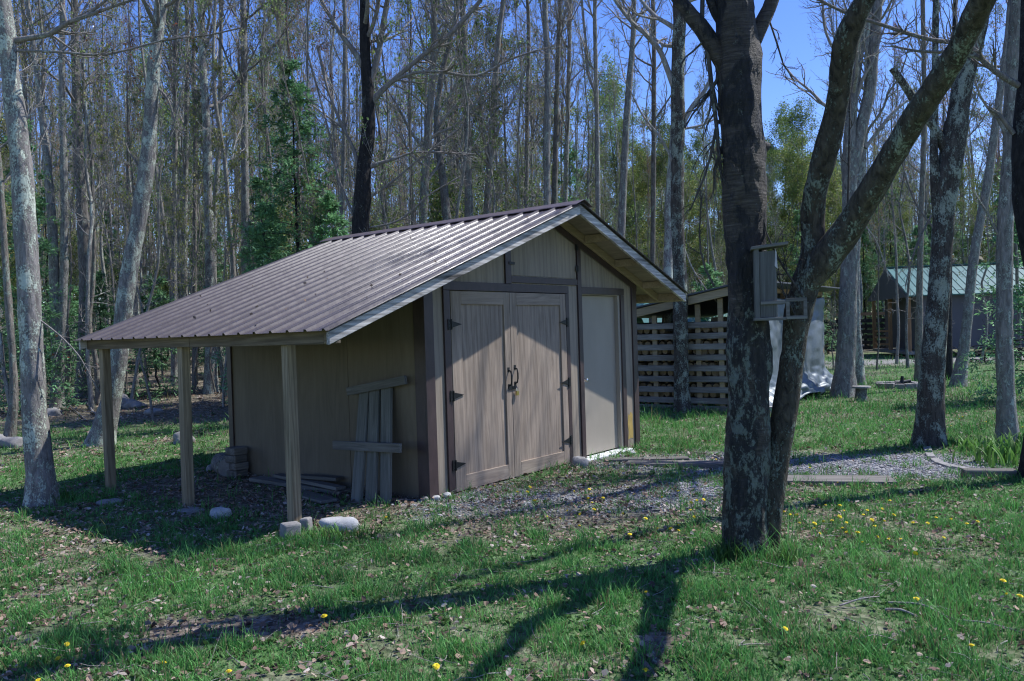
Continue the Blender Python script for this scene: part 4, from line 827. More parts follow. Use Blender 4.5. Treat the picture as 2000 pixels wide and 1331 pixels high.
while k < 150 and tries < 4000:
    tries += 1; w = rng.uniform()
    if w < .36: px, Y, i, s = rng.uniform(1120, 1760), rng.uniform(44, 68), int(rng.integers(0, 2)), rng.uniform(1.0, 1.5)
    elif w < .68: px, Y, i, s = rng.uniform(-100, 1120), rng.uniform(24, 52), int(rng.integers(0, 3)), rng.uniform(.85, 1.35)
    elif w < .92: px, Y, i, s = rng.uniform(-50, 1130), rng.uniform(19, 32), 2, rng.uniform(.7, 1.1)
    else: px, Y, i, s = rng.uniform(1750, 2100), rng.uniform(44, 62), int(rng.integers(0, 2)), rng.uniform(.9, 1.3)
    x = (px - 1000) / F_PX * Y
    if not free(x, Y, 1.0): continue
    rg = region(px); place_leafy(i, x, Y, s, ('far' if Y > 40 else 'nearer') + ' tree in pale spring leaf ' + REG[rg], ('far' if Y > 40 else 'nearer') + ' leafing trees ' + REG[rg]); k += 1

# the woods beyond: one mass of trunks, twigs and young leaves closing the view
def far_woods():
    rng = np.random.default_rng(9); G = Geo(); m = 640; ang = rng.uniform(R_(30), R_(150), m); dist = rng.uniform(62, 105, m); x = np.cos(ang) * dist; y = np.sin(ang) * dist
    gap = (x / y > .08) & (x / y < .42); H = rng.uniform(12, 18, m) * np.where(gap, .80, 1.35); z = height(x, y)
    p = np.stack([x, y, z - .5], 1); d = np.stack([rng.normal(size=m) * .04, rng.normal(size=m) * .04, np.ones(m)], 1)
    P1, R1 = vbranch(rng, p, d, H, rng.uniform(.08, .19, m), 9, .2, .04, .15); col = lambda V, c: np.repeat([c], len(V), 0)
    V, Q = vtube(P1, R1, 6); G.add(V, Q, col(V, (.20, .19, .18)))
    q = spawn(rng, P1, R1, 16, .3, 1, 25, 60, (.14, .34), .5); P2, R2 = vbranch(rng, *q, 6, .1, .16, .3); V, Q = vtube(P2, R2, 3); G.add(V, Q, col(V, (.21, .19, .18)))
    q = spawn(rng, P2, R2, 5, .15, 1, 25, 60, (.3, .6), .6); P3, R3 = vbranch(rng, *q[:3], np.maximum(q[3], .012), 3, .05, .2, .5); V, Q = vtube(P3, R3, 3); G.add(V, Q, col(V, (.22, .20, .19)))
    n = 330000; i = rng.integers(0, len(P3), n); tree = i // 5 // 16; keep = rng.uniform(size=n) < np.where(gap[tree], 1, .55) * (.4 + .6 * (np.sin(tree * 12.9) > -.2)); i = i[keep]; tree = tree[keep]; n = len(i)
    c = P3[i, rng.integers(1, 4, n)] + rng.normal(size=(n, 3)) * .3; V, Q = quads(rng, c, rng.uniform(.08, .17, n), .7)
    pal = np.array([(.17, .24, .07), (.21, .26, .08), (.27, .26, .10), (.25, .17, .08), (.13, .19, .07)]); pc = pal[(tree * 7 + (rng.uniform(size=n) < .25) * rng.integers(0, 5, n)) % 5] * rng.uniform(.6, 1.3, (n, 1)); G.add(V, Q, np.repeat(pc, 4, 0))
    n = 60000; a2 = rng.uniform(R_(30), R_(150), n); d2 = rng.uniform(50, 110, n); x2 = np.cos(a2) * d2; y2 = np.sin(a2) * d2; k2 = np.where((np.abs(x2 - 23) < 13) & (y2 < 45), False, True); x2, y2 = x2[k2], y2[k2]; n = len(x2)
    c = np.stack([x2, y2, height(x2, y2) + 6.5 * rng.uniform(size=n) ** 1.6], 1); V, Q = quads(rng, c, rng.uniform(.25, .6, n), .6); pc = np.array([(.13, .19, .07), (.17, .15, .09), (.10, .15, .07), (.20, .17, .12), (.09, .13, .07)])[rng.integers(0, 5, n)] * rng.uniform(.6, 1.3, (n, 1)); G.add(V, Q, np.repeat(pc, 4, 0))
    tag(link('far_woods', G.mesh('far_woods', False), M['leaf']), 'far-off spring woods closing the view behind everything', 'woods', kind='stuff')
far_woods()

# ------------------------------------------------------------------ things by the shed
def shed_pt(lx, ly, z=None):
    p = to_world(lx, ly); return (p[0], p[1], hz(p[0], p[1]) if z is None else z)
def rock(name, label, loc, size, seed, mat='rock', group=None, cat='rock', rotz=0, sub=3, sharp=0.0):
    bm = bmesh.new(); bmesh.ops.create_icosphere(bm, subdivisions=sub, radius=1); V = np.array([v.co for v in bm.verts])
    n = (vnoise(V * 1.3 + seed * 3.1, seed) - .5) * .75 + (vnoise(V * 3.1 + seed, seed + 1) - .5) * .3
    Vn = V * (1 + n)[:, None]
    if sharp: Vn = np.sign(Vn) * np.abs(Vn) ** (1 - sharp)
    for v, c in zip(bm.verts, Vn): v.co = (c[0] * size[0], c[1] * size[1], c[2] * size[2])
    me = bpy.data.meshes.new(name); bm.to_mesh(me); bm.free(); me.polygons.foreach_set('use_smooth', [True] * len(me.polygons))
    o = link(name, me, M[mat], None, loc, (0, 0, rotz)); return tag(o, label, cat, group)
def px_ground(px, py, dz=0.0):
    d = ray(px, py); t = -(CAM_H - 0) / d[2]; p = CAMP + d * t
    for _ in range(6): t = (hz(p[0], p[1]) - CAM_H) / d[2]; p = CAMP + d * t
    return np.array([p[0], p[1], hz(p[0], p[1]) + dz])
g = px_ground
rock('rock', 'pale rounded rock on the dirt beside the middle lean-to post', g(432, 1012, .03), (.10, .08, .075), 1)
rock('rock', 'white flat-topped boulder in the grass right of the front lean-to post', g(662, 1038, .03), (.15, .10, .09), 2, sharp=.15)
rock('rock', 'pinkish pebble at the shed front corner, left of the trim', g(829, 979, .02), (.035, .03, .025), 3, 'rock_dark')
rock('rock', 'pale oval stone touching the foot of the shed corner', g(851, 977, .015), (.05, .035, .03), 4)
rock('rock', 'small stone lying before the left door frame', g(874, 973, .02), (.04, .035, .035), 5)
rock('rock', 'grey wedge rock between the double doors and the single door', g(1130, 913, .04), (.10, .09, .09), 6, 'rock_dark', sharp=.1)
rock('rock', 'tiny stone at the right front corner of the shed', g(1236, 888, .02), (.04, .03, .03), 8)
rock('rock', 'big pale boulder at the left edge of the picture behind the lichen trunk', g(30, 872, .04), (.19, .15, .14), 7, 'rock_dark', sharp=.1)
rock('rock', 'second boulder cut by the left edge of the picture', g(-4, 868, .03), (.14, .12, .12), 9, 'rock_dark')
rock('rock', 'dome-shaped grey rock in the grass behind the middle post', g(357, 866, .05), (.15, .13, .13), 10, 'rock_dark')
rock('rock', 'low mossy rock at the foot of the double grey trunk', g(106, 812, .05), (.24, .18, .13), 11, 'rock_dark')
rock('rock', 'grey rock right of the left post among the leaves, forest edge', g(240, 795, .08), (.24, .2, .18), 12, 'rock_dark')
rock('rock', 'wide grey rock between the left posts at the forest edge', g(262, 797, .05), (.26, .18, .12), 13, 'rock_dark')
rock('rock', 'half-buried grey stone in the leaves near the left post', g(213, 985, .01), (.12, .08, .04), 14, 'rock_dark')
rock('rock', 'small dark rock left of the round log under the lean-to', g(412, 922, .03), (.06, .05, .05), 15, 'rock_dark')
rock('rock', 'grey field stone at the forest edge left of the middle post', g(300, 812, .05), (.16, .12, .1), 16, 'rock_dark')
# concrete blocks round the front post
def block(label, p, dim, rot, tilt=0):
    a, b, c = dim; m = MB().box(-a, a, -b, b, 0, c); return tag(m.build('concrete_block', M['rock_dark'], None, tuple(p), (tilt, .05, rot), .016), label, 'block')
block('grey concrete block set against the left foot of the front post', g(566, 1050, -.03), (.075, .05, .15), SROT - .2, .08)
block('grey concrete block leaning on the right foot of the front post', g(600, 1036, -.03), (.05, .04, .135), SROT + .5, -.1)
block('thin concrete slab edge left of the front post blocks', g(556, 1047, -.03), (.02, .05, .115), SROT + .1, 0)
block('buried concrete footing under the middle lean-to post', g(372, 1000, -.06), (.1, .08, .09), SROT, .0)
# leaning plank frame on the side wall
pf = thing('plank_frame', 'three grey planks leaning on the shed side wall with two crosspieces', 'planks', (SO[0], SO[1], 0), (0, 0, SROT))
def plank(name, a, b, w, t, up, par, mat='grey_z', lab=None):
    """board from a to b (local points), width w along the direction closest to up"""
    a, b = Vector(a), Vector(b); ax = (b - a); L = ax.length; ax.normalize(); u = Vector(up); u = (u - ax * u.dot(ax)).normalized(); n = ax.cross(u)
    zaxis = mat.endswith('z')
    o = MB()
    if zaxis: o.box(-w / 2, w / 2, -t / 2, t / 2, 0, L); mt = Matrix((u, n, ax)).transposed()
    else: o.box(0, L, -t / 2, t / 2, -w / 2, w / 2); mt = Matrix((ax, -n, u)).transposed()
    r = o.build(name, M[mat], par, tuple(a), (0, 0, 0), .004); r.rotation_euler = mt.to_euler()
    if lab: r['label'] = lab
    return r
Pk = [((-.385, .62, -.03), (-.06, .815, 1.04)), ((-.33, .475, -.03), (-.055, .665, 1.06)), ((-.27, .33, -.03), (-.05, .50, 1.08))]
for a, b in Pk: plank('plank', a, b, .135, .036, (0, 1, 0), pf)
plank('crosspiece', (-.105, 1.03, 1.035), (-.075, .20, 1.165), .085, .035, (0, 0, 1), pf, 'grey_x', 'tilted crosspiece at the top')
plank('crosspiece', (-.285, 1.06, .505), (-.225, .145, .525), .088, .036, (0, 0, 1), pf, 'grey_x', 'level crosspiece halfway up')
# boards, log and blocks on the dirt under the lean-to
def flat_board(label, lx, ly, L, w, t, rot, z=0, name='scrap_board', mat='grey_x', cat='board', group=None):
    p = shed_pt(lx, ly); return tag(MB().box(-L / 2, L / 2, -w / 2, w / 2, 0, t).build(name, M[mat], None, (p[0], p[1], p[2] + z), (rng.normal() * .02, rng.normal() * .02, SROT + rot), .004), label, cat, group)
flat_board('long grey scrap board lowest in the pile along the side wall', -.22, 1.75, 1.5, .16, .04, 1.62, .015)
flat_board('second scrap board lying crooked on the pile along the side wall', -.20, 1.62, 1.2, .12, .035, 1.50, .062)
flat_board('short scrap board on top of the pile along the side wall', -.13, 1.50, .55, .11, .035, 1.72, .104)
flat_board('flat scrap board lying apart in front of the pile, toward the front post', -.52, 1.15, .8, .18, .03, 1.35, .01)
for q, (dx, dy, r_) in enumerate(((0, 0, .1), (.01, .015, -.1), (-.01, .0, .14), (0, .01, -.05))):
    p = shed_pt(-.15, 3.02); tag(MB().box(-.09, .09, -.10, .10, 0, .085).build('wood_block', M['old_timber'], None, (p[0] + dx, p[1] + dy, p[2] + .088 * q), (0, 0, SROT + r_), .012), ['lowest', 'second', 'third', 'topmost'][q] + ' weathered wood block of the small stack in the far corner of the lean-to', 'block', 'stacked blocks under the lean-to')
lg = thing('log', 'short thick round log lying at the far end of the side wall', 'log', g(432, 930, .115), (0, 0, 0))
lm = MB(); a = Vector((-.10, .30, 0)); b = Vector((.12, -.10, 0)); ps = [a.lerp(b, t / 6) for t in range(7)]
lm.tube(ps, [.125, .13, .127, .13, .125, .128, .124], 18).build('bark', M['bark_grey'], lg, bevel=0, smooth=True)
MB().tube([tuple(b), tuple(b + (b - a).normalized() * .006)], [.112, .110], 18).build('cut_end', M['rock_dark'], lg, bevel=0)
# walkway timbers
def timber(label, p, q, w, t):
    p, q = np.asarray(p), np.asarray(q); c = (p + q) / 2; d = q - p; o = MB(); L = np.linalg.norm(d[:2]); o.box(-L / 2, L / 2, -w / 2, w / 2, -.08, t)
    return tag(o.build('walkway_timber', M['old_timber'], None, (c[0], c[1], hz(c[0], c[1])), (0, 0, math.atan2(d[1], d[0])), .008), label, 'timber', 'weathered walkway timbers')
timber('narrow weathered timber starting at the single door sill', g(1180, 901), g(1345, 900), .16, .035)
timber('wide weathered timber in the gravel, ending behind the birch', g(1225, 908), g(1490, 914), .24, .05)
timber('wide weathered timber lying right of the birch in the gravel', g(1525, 942), g(1745, 943), .34, .045)
# curved edging stones and the end timber at the right
ed = [(1812, 880), (1817, 892), (1829, 903), (1848, 911), (1872, 916), (1896, 921)]
labs = ['flat edging stone at the foot of the mossy trunk, first of the curve', 'second flat edging stone of the curve below the mossy trunk', 'third edging stone where the curve turns right', 'fourth edging stone, thin and long, in the leaves', 'fifth edging stone toward the end timber', 'last edging stone touching the dark end timber']
for i, (px, py) in enumerate(ed):
    p = g(px, py); n_ = g(*ed[min(i + 1, 5)]); o_ = g(*ed[max(i - 1, 0)]); d = n_ - o_
    tag(MB().box(-.14, .14, -.045, .045, -.05, .028).build('edging_stone', M['rock_dark'], None, tuple(p), (.03, .02, math.atan2(d[1], d[0])), .012), labs[i], 'edging stone', 'curved edging at the right')
p = g(1932, 932); tag(MB().box(-.24, .24, -.07, .07, -.06, .08).build('edging_timber', M['old_timber'], None, tuple(p), (0, 0, -.25), .015), 'dark short landscape timber at the end of the edging, right edge', 'timber')

# nest box with a side tray on the birch
nb = thing('nest_box', 'grey weathered nest box with slanting lid and open side tray on the birch trunk', 'nest box', tuple(at(1500, 620, 5.30)), (0, 0, -.22))
M['box_z'] = wood('weathered_nest_box', (.06, .06, .055), (.15, .15, .14), 'z', 40, 2, dist=1, blot=.5)
MB().box(-.082, -.052, -.07, .09, -.02, .455).build('back_board', M['box_z'], nb, bevel=.003)
P_([(-.051, .0), (.055, .0), (.055, .36), (.045, .43), (-.051, .425)], -.066, -.05).build('side_panel', M['box_z'], nb, bevel=.002)
P_([(-.051, .0), (.055, .0), (.055, .36), (.045, .43), (-.051, .425)], .055, .07).build('side_panel', M['box_z'], nb, bevel=.002)
P_([(-.10, .440), (.13, .462), (.13, .482), (-.10, .460)], -.085, .09).build('lid', M['grey_x'], nb, bevel=.003)
MB().box(-.09, .105, -.078, .08, -.022, -.002).build('tray_floor', M['grey_x'], nb, bevel=.003)
MB().box(-.05, .105, -.082, -.067, .082, .104).build('tray_rail', M['grey_x'], nb, bevel=.002)
MB().box(-.05, .105, .071, .086, .082, .104).build('tray_rail', M['grey_x'], nb, bevel=.002)
fm = MB().box(.106, .235, -.082, -.064, .095, .118).box(.106, .235, -.082, -.064, -.018, .004).box(.106, .128, -.082, -.064, .004, .095).box(.213, .235, -.082, -.064, .004, .095)
fm.build('tray_frame', M['grey_x'], nb, bevel=.002)
P_([(-.035, .003), (.04, .003), (.025, .05), (.0, .072), (-.02, .05)], -.049, -.02).build('nest_lining', plain('pale_nest_lining', (.42, .38, .38), .9), nb, bevel=.004)
P_([(.044, .33), (.062, .31), (.058, .42), (.050, .43)], -.07, -.0675).build('paper_scrap', plain('pale_scrap', (.42, .40, .40), .8), nb, bevel=0)

# ------------------------------------------------------------------ woodshed with pallet slats, tarp and firewood
WA = np.array([2.10, 15.55]); WB = np.array([3.95, 14.2]); wd = WB - WA; WL = float(np.hypot(*wd)); wrot = math.atan2(wd[1], wd[0])
ws = thing('woodshed', 'low slat-sided woodshed with slanting roof and open tarp-hung front', 'woodshed', (WA[0], WA[1], 0), (0, 0, wrot))
DEP = 5.5                                              # length of the open front, running back from the viewer
for k in range(8):
    z = .19 + .195 * k; MB().box(-.3, WL - .02, -.03, -.002, z, z + .105).build('slat', M['pallet'], ws, bevel=.004)
MB().box(-.35, WL + .05, -.035, .02, -.02, .15).build('base_board', M['pallet'], ws, bevel=.005)
for k in range(7):
    x = -.2 + k * .43; MB().box(x, x + .09, .0, .05, .0, 1.68 + .20 * x).build('stud', M['rafter'], ws, bevel=.003)
MB().prism([(-.5, 1.64), (WL + .25, 2.17), (WL + .25, 2.32), (-.5, 1.79)], -.12, -.07).build('rake_board', M['rafter'], ws, bevel=.004)
MB().prism([(-.55, 1.80), (WL + .35, 2.345), (WL + .35, 2.375), (-.55, 1.83)], -.16, DEP + .15).build('roof', M['siding_dark'], ws, bevel=.003)
for yy in (0, DEP * .5, DEP - .1):
    MB().box(WL - .1, WL, yy, yy + .1, 0, 2.19).build('post', M['orange_wood'], ws, bevel=.004)
MB().box(WL - .05, WL + .0, -.05, DEP, 2.195, 2.30).build('front_beam', M['orange_wood'], ws, bevel=.004)
MB().box(-.45, -.41, 0, DEP, 0, 1.7).build('back_wall', M['pallet'], ws, bevel=.004)
MB().box(-.4, WL, DEP, DEP + .03, 0, 1.8).build('end_wall', M['pallet'], ws, bevel=.004)
W2 = Matrix.Translation((WA[0], WA[1], 0)) @ Matrix.Rotation(wrot, 4, 'Z')
# firewood: end-on split logs in rows
lgm = MB(); lgm.tube([(0, 0, 0), (0, .22, .004), (0, .45, 0)], [.064, .068, .063], 9); lme = None
fire0 = lgm.build('firewood_log', M['rafter'], None, bevel=0, smooth=False); first = True
fw = np.random.default_rng(4)
for row in range(12):
    for c in range(15):
        x = -.30 + c * .148 + (.07 if row % 2 else 0); z = .08 + row * .132
        if z > 1.62 + .2 * x or x > WL - .1 or fw.uniform() < .06: continue
        o = fire0 if first else fire0.copy()
        if not first: COL.objects.link(o)
        first = False
        o.location = W2 @ Vector((x + fw.normal() * .012, .07 + fw.uniform(0, .06), z + fw.normal() * .006)); o.rotation_euler = (0, fw.uniform(0, 6.28), wrot); s = fw.uniform(.78, 1.05); o.scale = (s, 1, s)
        tag(o, 'split firewood log stacked behind the woodshed slats', 'firewood', 'firewood stacked in the woodshed')
# tarp hung over the front
def tarp():
    rng = np.random.default_rng(12); nu, nv = 90, 70; V = []; u = np.linspace(0, 1, nu); v = np.linspace(0, 1, nv); U, Vv = np.meshgrid(u, v)
    y = .05 + U * (5.35 - .25 * Vv) + .0 * Vv; z = 2.20 - 2.08 * Vv - .35 * np.sin(U * math.pi * .9) * (1 - Vv) * .35
    fold = .05 * np.sin(U * 21 + 2 * np.sin(Vv * 3)) * (.2 + Vv) + .05 * (vnoise(np.stack([U * 7, Vv * 5, 0 * U], -1), 3) - .5) + .035 * (vnoise(np.stack([U * 19, Vv * 15, 0 * U], -1), 5) - .5)
    bunch = .30 * np.clip((Vv - .78) / .22, 0, 1) ** 1.2 * (.7 + .6 * vnoise(np.stack([U * 9, Vv * 12, 0 * U + 4], -1), 9)); crum = .09 * np.clip((Vv - .72) / .28, 0, 1) * (vnoise(np.stack([U * 34, Vv * 26, 0 * U], -1), 7) - .5)
    x = WL + .05 + fold + bunch + crum * 2 + .10 * Vv; z = z + crum * 1.3
    i = np.arange(nu * nv).reshape(nv, nu); Q = np.stack([i[:-1, :-1], i[:-1, 1:], i[1:, 1:], i[1:, :-1]], -1).reshape(-1, 4)
    return np_mesh('tarp', np.stack([x.ravel(), y.ravel(), z.ravel()], 1), Q, True)
m, nt, bs = new_mat('silver_tarp'); n_ = noise(nt, coords(nt, (3, 3, 3), False), 1, 6, .7)
nt.links.new(ramp(nt, n_, [(.3, (.095, .12, .135)), (.7, (.155, .185, .20))]), bs.inputs['Base Color']); bs.inputs['Roughness'].default_value = .48; bs.inputs['Metallic'].default_value = .2; bs.inputs['Specular IOR Level'].default_value = .6
bump(nt, bs, noise(nt, coords(nt, (12, 12, 12), False), 1, 5, .6), .35, .02); M['tarp'] = m
o = link('tarp', tarp(), M['tarp'], None, (WA[0], WA[1], 0), (0, 0, wrot)); so = o.modifiers.new('s', 'SOLIDIFY'); so.thickness = .003
tag(o, 'crumpled silver tarp hanging over the open front of the woodshed', 'tarp')
p = W2 @ Vector((WL + .55, .25, 0)); tag(MB().box(-.35, .35, -.2, .2, 0, .10).box(-.33, .33, -.18, .18, .104, .16).build('pallet_step', M['concrete'], None, tuple(p), (0, 0, wrot + .25), .006), 'flat grey pallet on the grass under the crumpled tarp end', 'pallet')

# stump seat, fire ring, cabin, fence, far shed
p = g(1682, 784); stp = thing('stump', 'low wooden stump seat on the lawn beside the forked grey tree', 'stump', tuple(p))
MB().tube([(0, 0, -.03), (0, 0, .03), (0, 0, .16), (.01, 0, .26)], [.15, .13, .105, .11], 14).build('base', M['bark_grey'], stp, bevel=0, smooth=True)
MB().tube([(.01, 0, .262), (.01, 0, .30)], [.18, .175], 16).build('seat', M['rock_dark'], stp, bevel=.008)
p = g(1757, 757); fr_ = thing('fire_ring', 'round stone fire ring on the lawn in front of the cabin', 'fire ring', tuple(p))
for k in range(14):
    a0, a1 = 2 * math.pi * (k + .04) / 14, 2 * math.pi * (k + .96) / 14
    MB().prism([(.52 * math.cos(a0), .52 * math.sin(a0)), (.52 * math.cos(a1), .52 * math.sin(a1)), (.38 * math.cos(a1), .38 * math.sin(a1)), (.38 * math.cos(a0), .38 * math.sin(a0))], -.03, .11 + .008 * (k % 3), 'z').build('ring_stone', M['rock_dark'], fr_, bevel=.012)
MB().tube([(0, 0, .0), (0, 0, .05), (0, 0, .09)], [.37, .3, .05], 14).build('ashes', M['iron'], fr_, bevel=0)
MB().tube([(.05, .0, .05), (.08, .02, .26)], [.05, .035], 8).tube([(-.25, -.1, .09), (.3, .1, .14)], [.04, .035], 8).build('charred_wood', M['iron'], fr_, bevel=0)
p = g(1610, 838)
CA = np.array([16.5, 33.5]); cab = thing('cabin', 'grey cabin with green metal roof and a small corner porch behind the lawn', 'cabin', (CA[0], CA[1], 0), (0, 0, -.15))
CL, CD = 12.0, 5.0
P_([(.5, .3), (CL, .3), (CL, 2.75), (.5, 2.75)], 0, .1).build('front_wall', M['siding'], cab, bevel=0)
MB().box(.5, .6, .1, CD, .3, 2.75).build('end_wall', M['siding'], cab, bevel=0)
P_([(-.35, 2.50), (CD + .35, 2.50), (CD / 2, 3.86)], -.19, -.165, 'x').build('gable', M['siding_dark'], cab, bevel=0)
for a, b, name in ((-.35, CD / 2, 'roof'), (CD + .35, CD / 2, 'roof')):
    za, zb = 2.52, 3.86; P_([(a, za), (b, zb), (b, zb + .05), (a, za + .05)], -.16, CL + .2, 'x').build(name, M['green'], cab, bevel=0)
rb = MB()
for k in range(44):
    x = -.14 + k * .281; rb.prism([(-.35, 2.571), (CD / 2, 3.911), (CD / 2, 3.935), (-.35, 2.595)], x, x + .035, 'x')
rb.build('roof_rib', M['green'], cab, bevel=0); cab.children[-1]['kind'] = 'stuff'
MB().box(-.15, CL, CD / 2 - .12, CD / 2 + .12, 3.905, 3.95).build('ridge_cap', M['green'], cab, bevel=0)
for (x, y) in ((0, 0), (0, CD * .5), (0, CD - .1)):
    MB().box(x - .07, x + .07, y - .0, y + .14, .25, 2.62).build('porch_post', M['orange_wood'], cab, bevel=.004)
MB().box(-.1, 1.4, -.05, CD, .12, .25).build('porch_floor', M['pallet'], cab, bevel=.004)
for zz in (.45, .75, 1.05): MB().box(-.03, .02, 2.65, CD - .12, zz, zz + .08).build('rail', M['orange_wood'], cab, bevel=.002)
wn_ = MB().box(3.2, 4.2, -.03, -.002, 1.2, 2.1).build('window', M['siding_dark'], cab, bevel=.002)
fe = thing('slat_fence', 'dark slat fence with brown posts between the tarp and the cabin porch', 'fence', (14.2, 40.2, 0), (0, 0, .02))
for k in range(6): MB().box(0, 4.6, -.02, .02, .15 + .27 * k, .32 + .27 * k).build('slat', M['bark_dark'], fe, bevel=0)
for k in range(4): MB().box(k * 1.5, k * 1.5 + .1, .022, .12, 0, 2.0).build('post', M['orange_wood'], fe, bevel=0)
MB().box(0, 4.6, -.03, .03, 1.85, 2.0).build('top_rail', M['orange_wood'], fe, bevel=0)
fs = thing('far_shed', 'dark blue-grey shed with green roof peeping over the woodshed roof', 'shed', (4.6, 27.0, -.85), (0, 0, .1))
MB().box(0, 4.2, 0, 2.6, 0, 2.5).build('wall', M['siding'], fs, bevel=0)
P_([(-.25, 2.45), (1.3, 3.4), (2.85, 2.45), (2.85, 2.5), (1.3, 3.46), (-.25, 2.5)], -.2, 4.4, 'x').build('roof', M['green'], fs, bevel=0)
# brush pile by the cabin
bp = Geo(); br = np.random.default_rng(6); n = 90; c = at(1985, 705, 28.5)
p0 = np.stack([c[0] + br.normal(size=n) * 1.3, c[1] + br.normal(size=n) * .5, br.uniform(.05, .5, n)], 1); d = br.normal(size=(n, 3)) * np.array([1, .6, .3]); P1, R1 = vbranch(br, p0, d, br.uniform(.6, 1.6, n), br.uniform(.015, .045, n), 5, -.03, .15); V, Q = vtube(P1, R1, 5); bp.add(V, Q)
tag(link('brush_pile', bp.mesh('brush_pile'), M['bark_dark']), 'dark brush pile in front of the cabin at the right edge', 'brush pile')
# fallen sticks
def stick(label, pts, w, side=True):
    P = np.array([g(a, b, .02 + .02 * (i % 2)) for i, (a, b) in enumerate(pts)]); P, r = resample(P, np.linspace(w, w * .5, len(P)), .05); G = Geo(); V, Q = vtube(P[None], r[None], 6); G.add(V, Q)
    if side:
        rr = np.random.default_rng(len(label)); q = spawn(rr, P[None], r[None], 4, .2, .9, 25, 50, (.12, .25), .6); P2, R2 = vbranch(rr, *q, 4, -.02, .1); V, Q = vtube(P2, R2, 4); G.add(V, Q)
    c = P.mean(0); me = G.mesh('stick'); tag(link('stick', me, M['twig']), label, 'stick')
stick('long thin fallen twig running to the right edge in the lower right grass', [(1735, 1184), (1800, 1195), (1860, 1216), (1930, 1232), (2005, 1246)], .006)
stick('short broken twig beside the long twig, lower right grass', [(1730, 1198), (1762, 1206), (1792, 1212)], .009, False)
stick('thin grey stick lying flat above the long twig, lower right', [(1640, 1190), (1680, 1184), (1718, 1172)], .006)
stick('pale fallen stick below the birch at the bottom centre', [(1385, 1093), (1396, 1110), (1394, 1128)], .005, False)
stick('forked fallen branch among the leaves behind the left lichen trunk', [(95, 770), (140, 800), (170, 825)], .02)
stick('grey branch lying at the forest edge left of the log', [(170, 790), (195, 812), (215, 800)], .03)
# exposed root in front of the birch
P = np.array([g(*q, dz) for *q, dz in ((1225, 1232, .0), (1250, 1250, .03), (1275, 1285, .035), (1310, 1318, .01), (1330, 1340, -.03))]); P, r = resample(P, [.010, .022, .026, .02, .01], .02); P[:, 2] -= .034; G = Geo(); trunk_geo(G, P, r, 14, .2, 3)
for off in ((.07, .05), (-.05, -.04)):
    P2, r2 = P[4:-3] + np.array([off[0], off[1], -.006]), r[4:-3] * .7; trunk_geo(G, P2, r2, 10, .25, 5)
tag(link('tree_root', G.mesh('tree_root'), M['bark_mid']), 'bare grey tree root breaking through the grass at the bottom centre', 'root')

# ------------------------------------------------------------------ ground cover
grng = np.random.default_rng(42)
def scatter(bands, margin=1.6):
    X, Y = [], []
    for y0, y1, dens in bands:
        n = int(dens * (y1 - y0) * (2 * (.66 * (y0 + y1) / 2 + margin))); y = grng.uniform(y0, y1, n); x = grng.uniform(-1, 1, n) * (.66 * y + margin); X.append(x); Y.append(y)
    return np.concatenate(X), np.concatenate(Y)
def grass():
    x, y = scatter([(2.3, 3.6, 9000), (3.6, 5, 8000), (5, 6.5, 6000), (6.5, 8.5, 3600), (8.5, 11, 2000), (11, 15, 900), (15, 22, 260), (22, 36, 45)])
    g_, gr, mu, lf, un, fo, la = masks(x, y); base = np.clip(gr, 0, 1)
    tuft = fbm2(x, y, 6.0, 51, 2); keep = grng.uniform(size=len(x)) < np.clip(base * 1.25, 0, 1) * sstep(.26, .55, tuft + .3 * (base - .4)); x, y, la, tuft = x[keep], y[keep], la[keep], tuft[keep]
    n = len(x); z = height(x, y) - .004; dist = y
    h = grng.gamma(4, .25, n) * (.020 + .040 * sstep(.42, .75, tuft)) * (1 + .5 * la) * (1 + .03 * np.maximum(y - 8, 0))
    nb = np.hypot(x - 1.6, y - 5.35); h *= 1 + 1.3 * np.exp(-(nb / .35) ** 2)
    w = grng.uniform(.0016, .0034, n) * (1 + .10 * np.maximum(y - 5, 0)); a = grng.uniform(0, 6.283, n); lean = grng.uniform(.15, .9, n) * h; b = a + grng.normal(size=n) * .8 + 1.57
    cx, cy = np.cos(a), np.sin(a); lx_, ly_ = np.cos(b), np.sin(b); B = np.stack([x, y, z], 1); Wv = np.stack([cx, cy, 0 * cx], 1) * w[:, None]; Lv = np.stack([lx_, ly_, 0 * cx], 1) * lean[:, None]; U = np.array([0, 0, 1.0])
    mid = B + Lv * .35 + U * (h * .62)[:, None]; tip = B + Lv + U * h[:, None]
    V = np.stack([B - Wv, B + Wv, mid + Wv * .75, mid - Wv * .75, tip + Wv * .12, tip - Wv * .12], 1).reshape(-1, 3)
    i = np.arange(n)[:, None] * 6; Q = np.concatenate([i + [0, 1, 2, 3], i + [3, 2, 4, 5]])
    c1 = np.array([.048, .175, .042]); c2 = np.array([.135, .355, .085]); c3 = np.array([.19, .17, .085]); t = np.clip(fbm2(x, y, .9, 61, 3) + grng.normal(size=n) * .18, 0, 1)[:, None]
    c = c1 * (1 - t) + c2 * t; dry = grng.uniform(size=n) < .13; c[dry] = c3; c *= grng.uniform(.65, 1.35, (n, 1))
    tag(link('grass', np_mesh('grass', V, Q, False, np.repeat(c, 6, 0)), M['grass']), 'short spring grass growing in tufts over the ground', 'grass', kind='stuff'); print('grass', n)
grass()
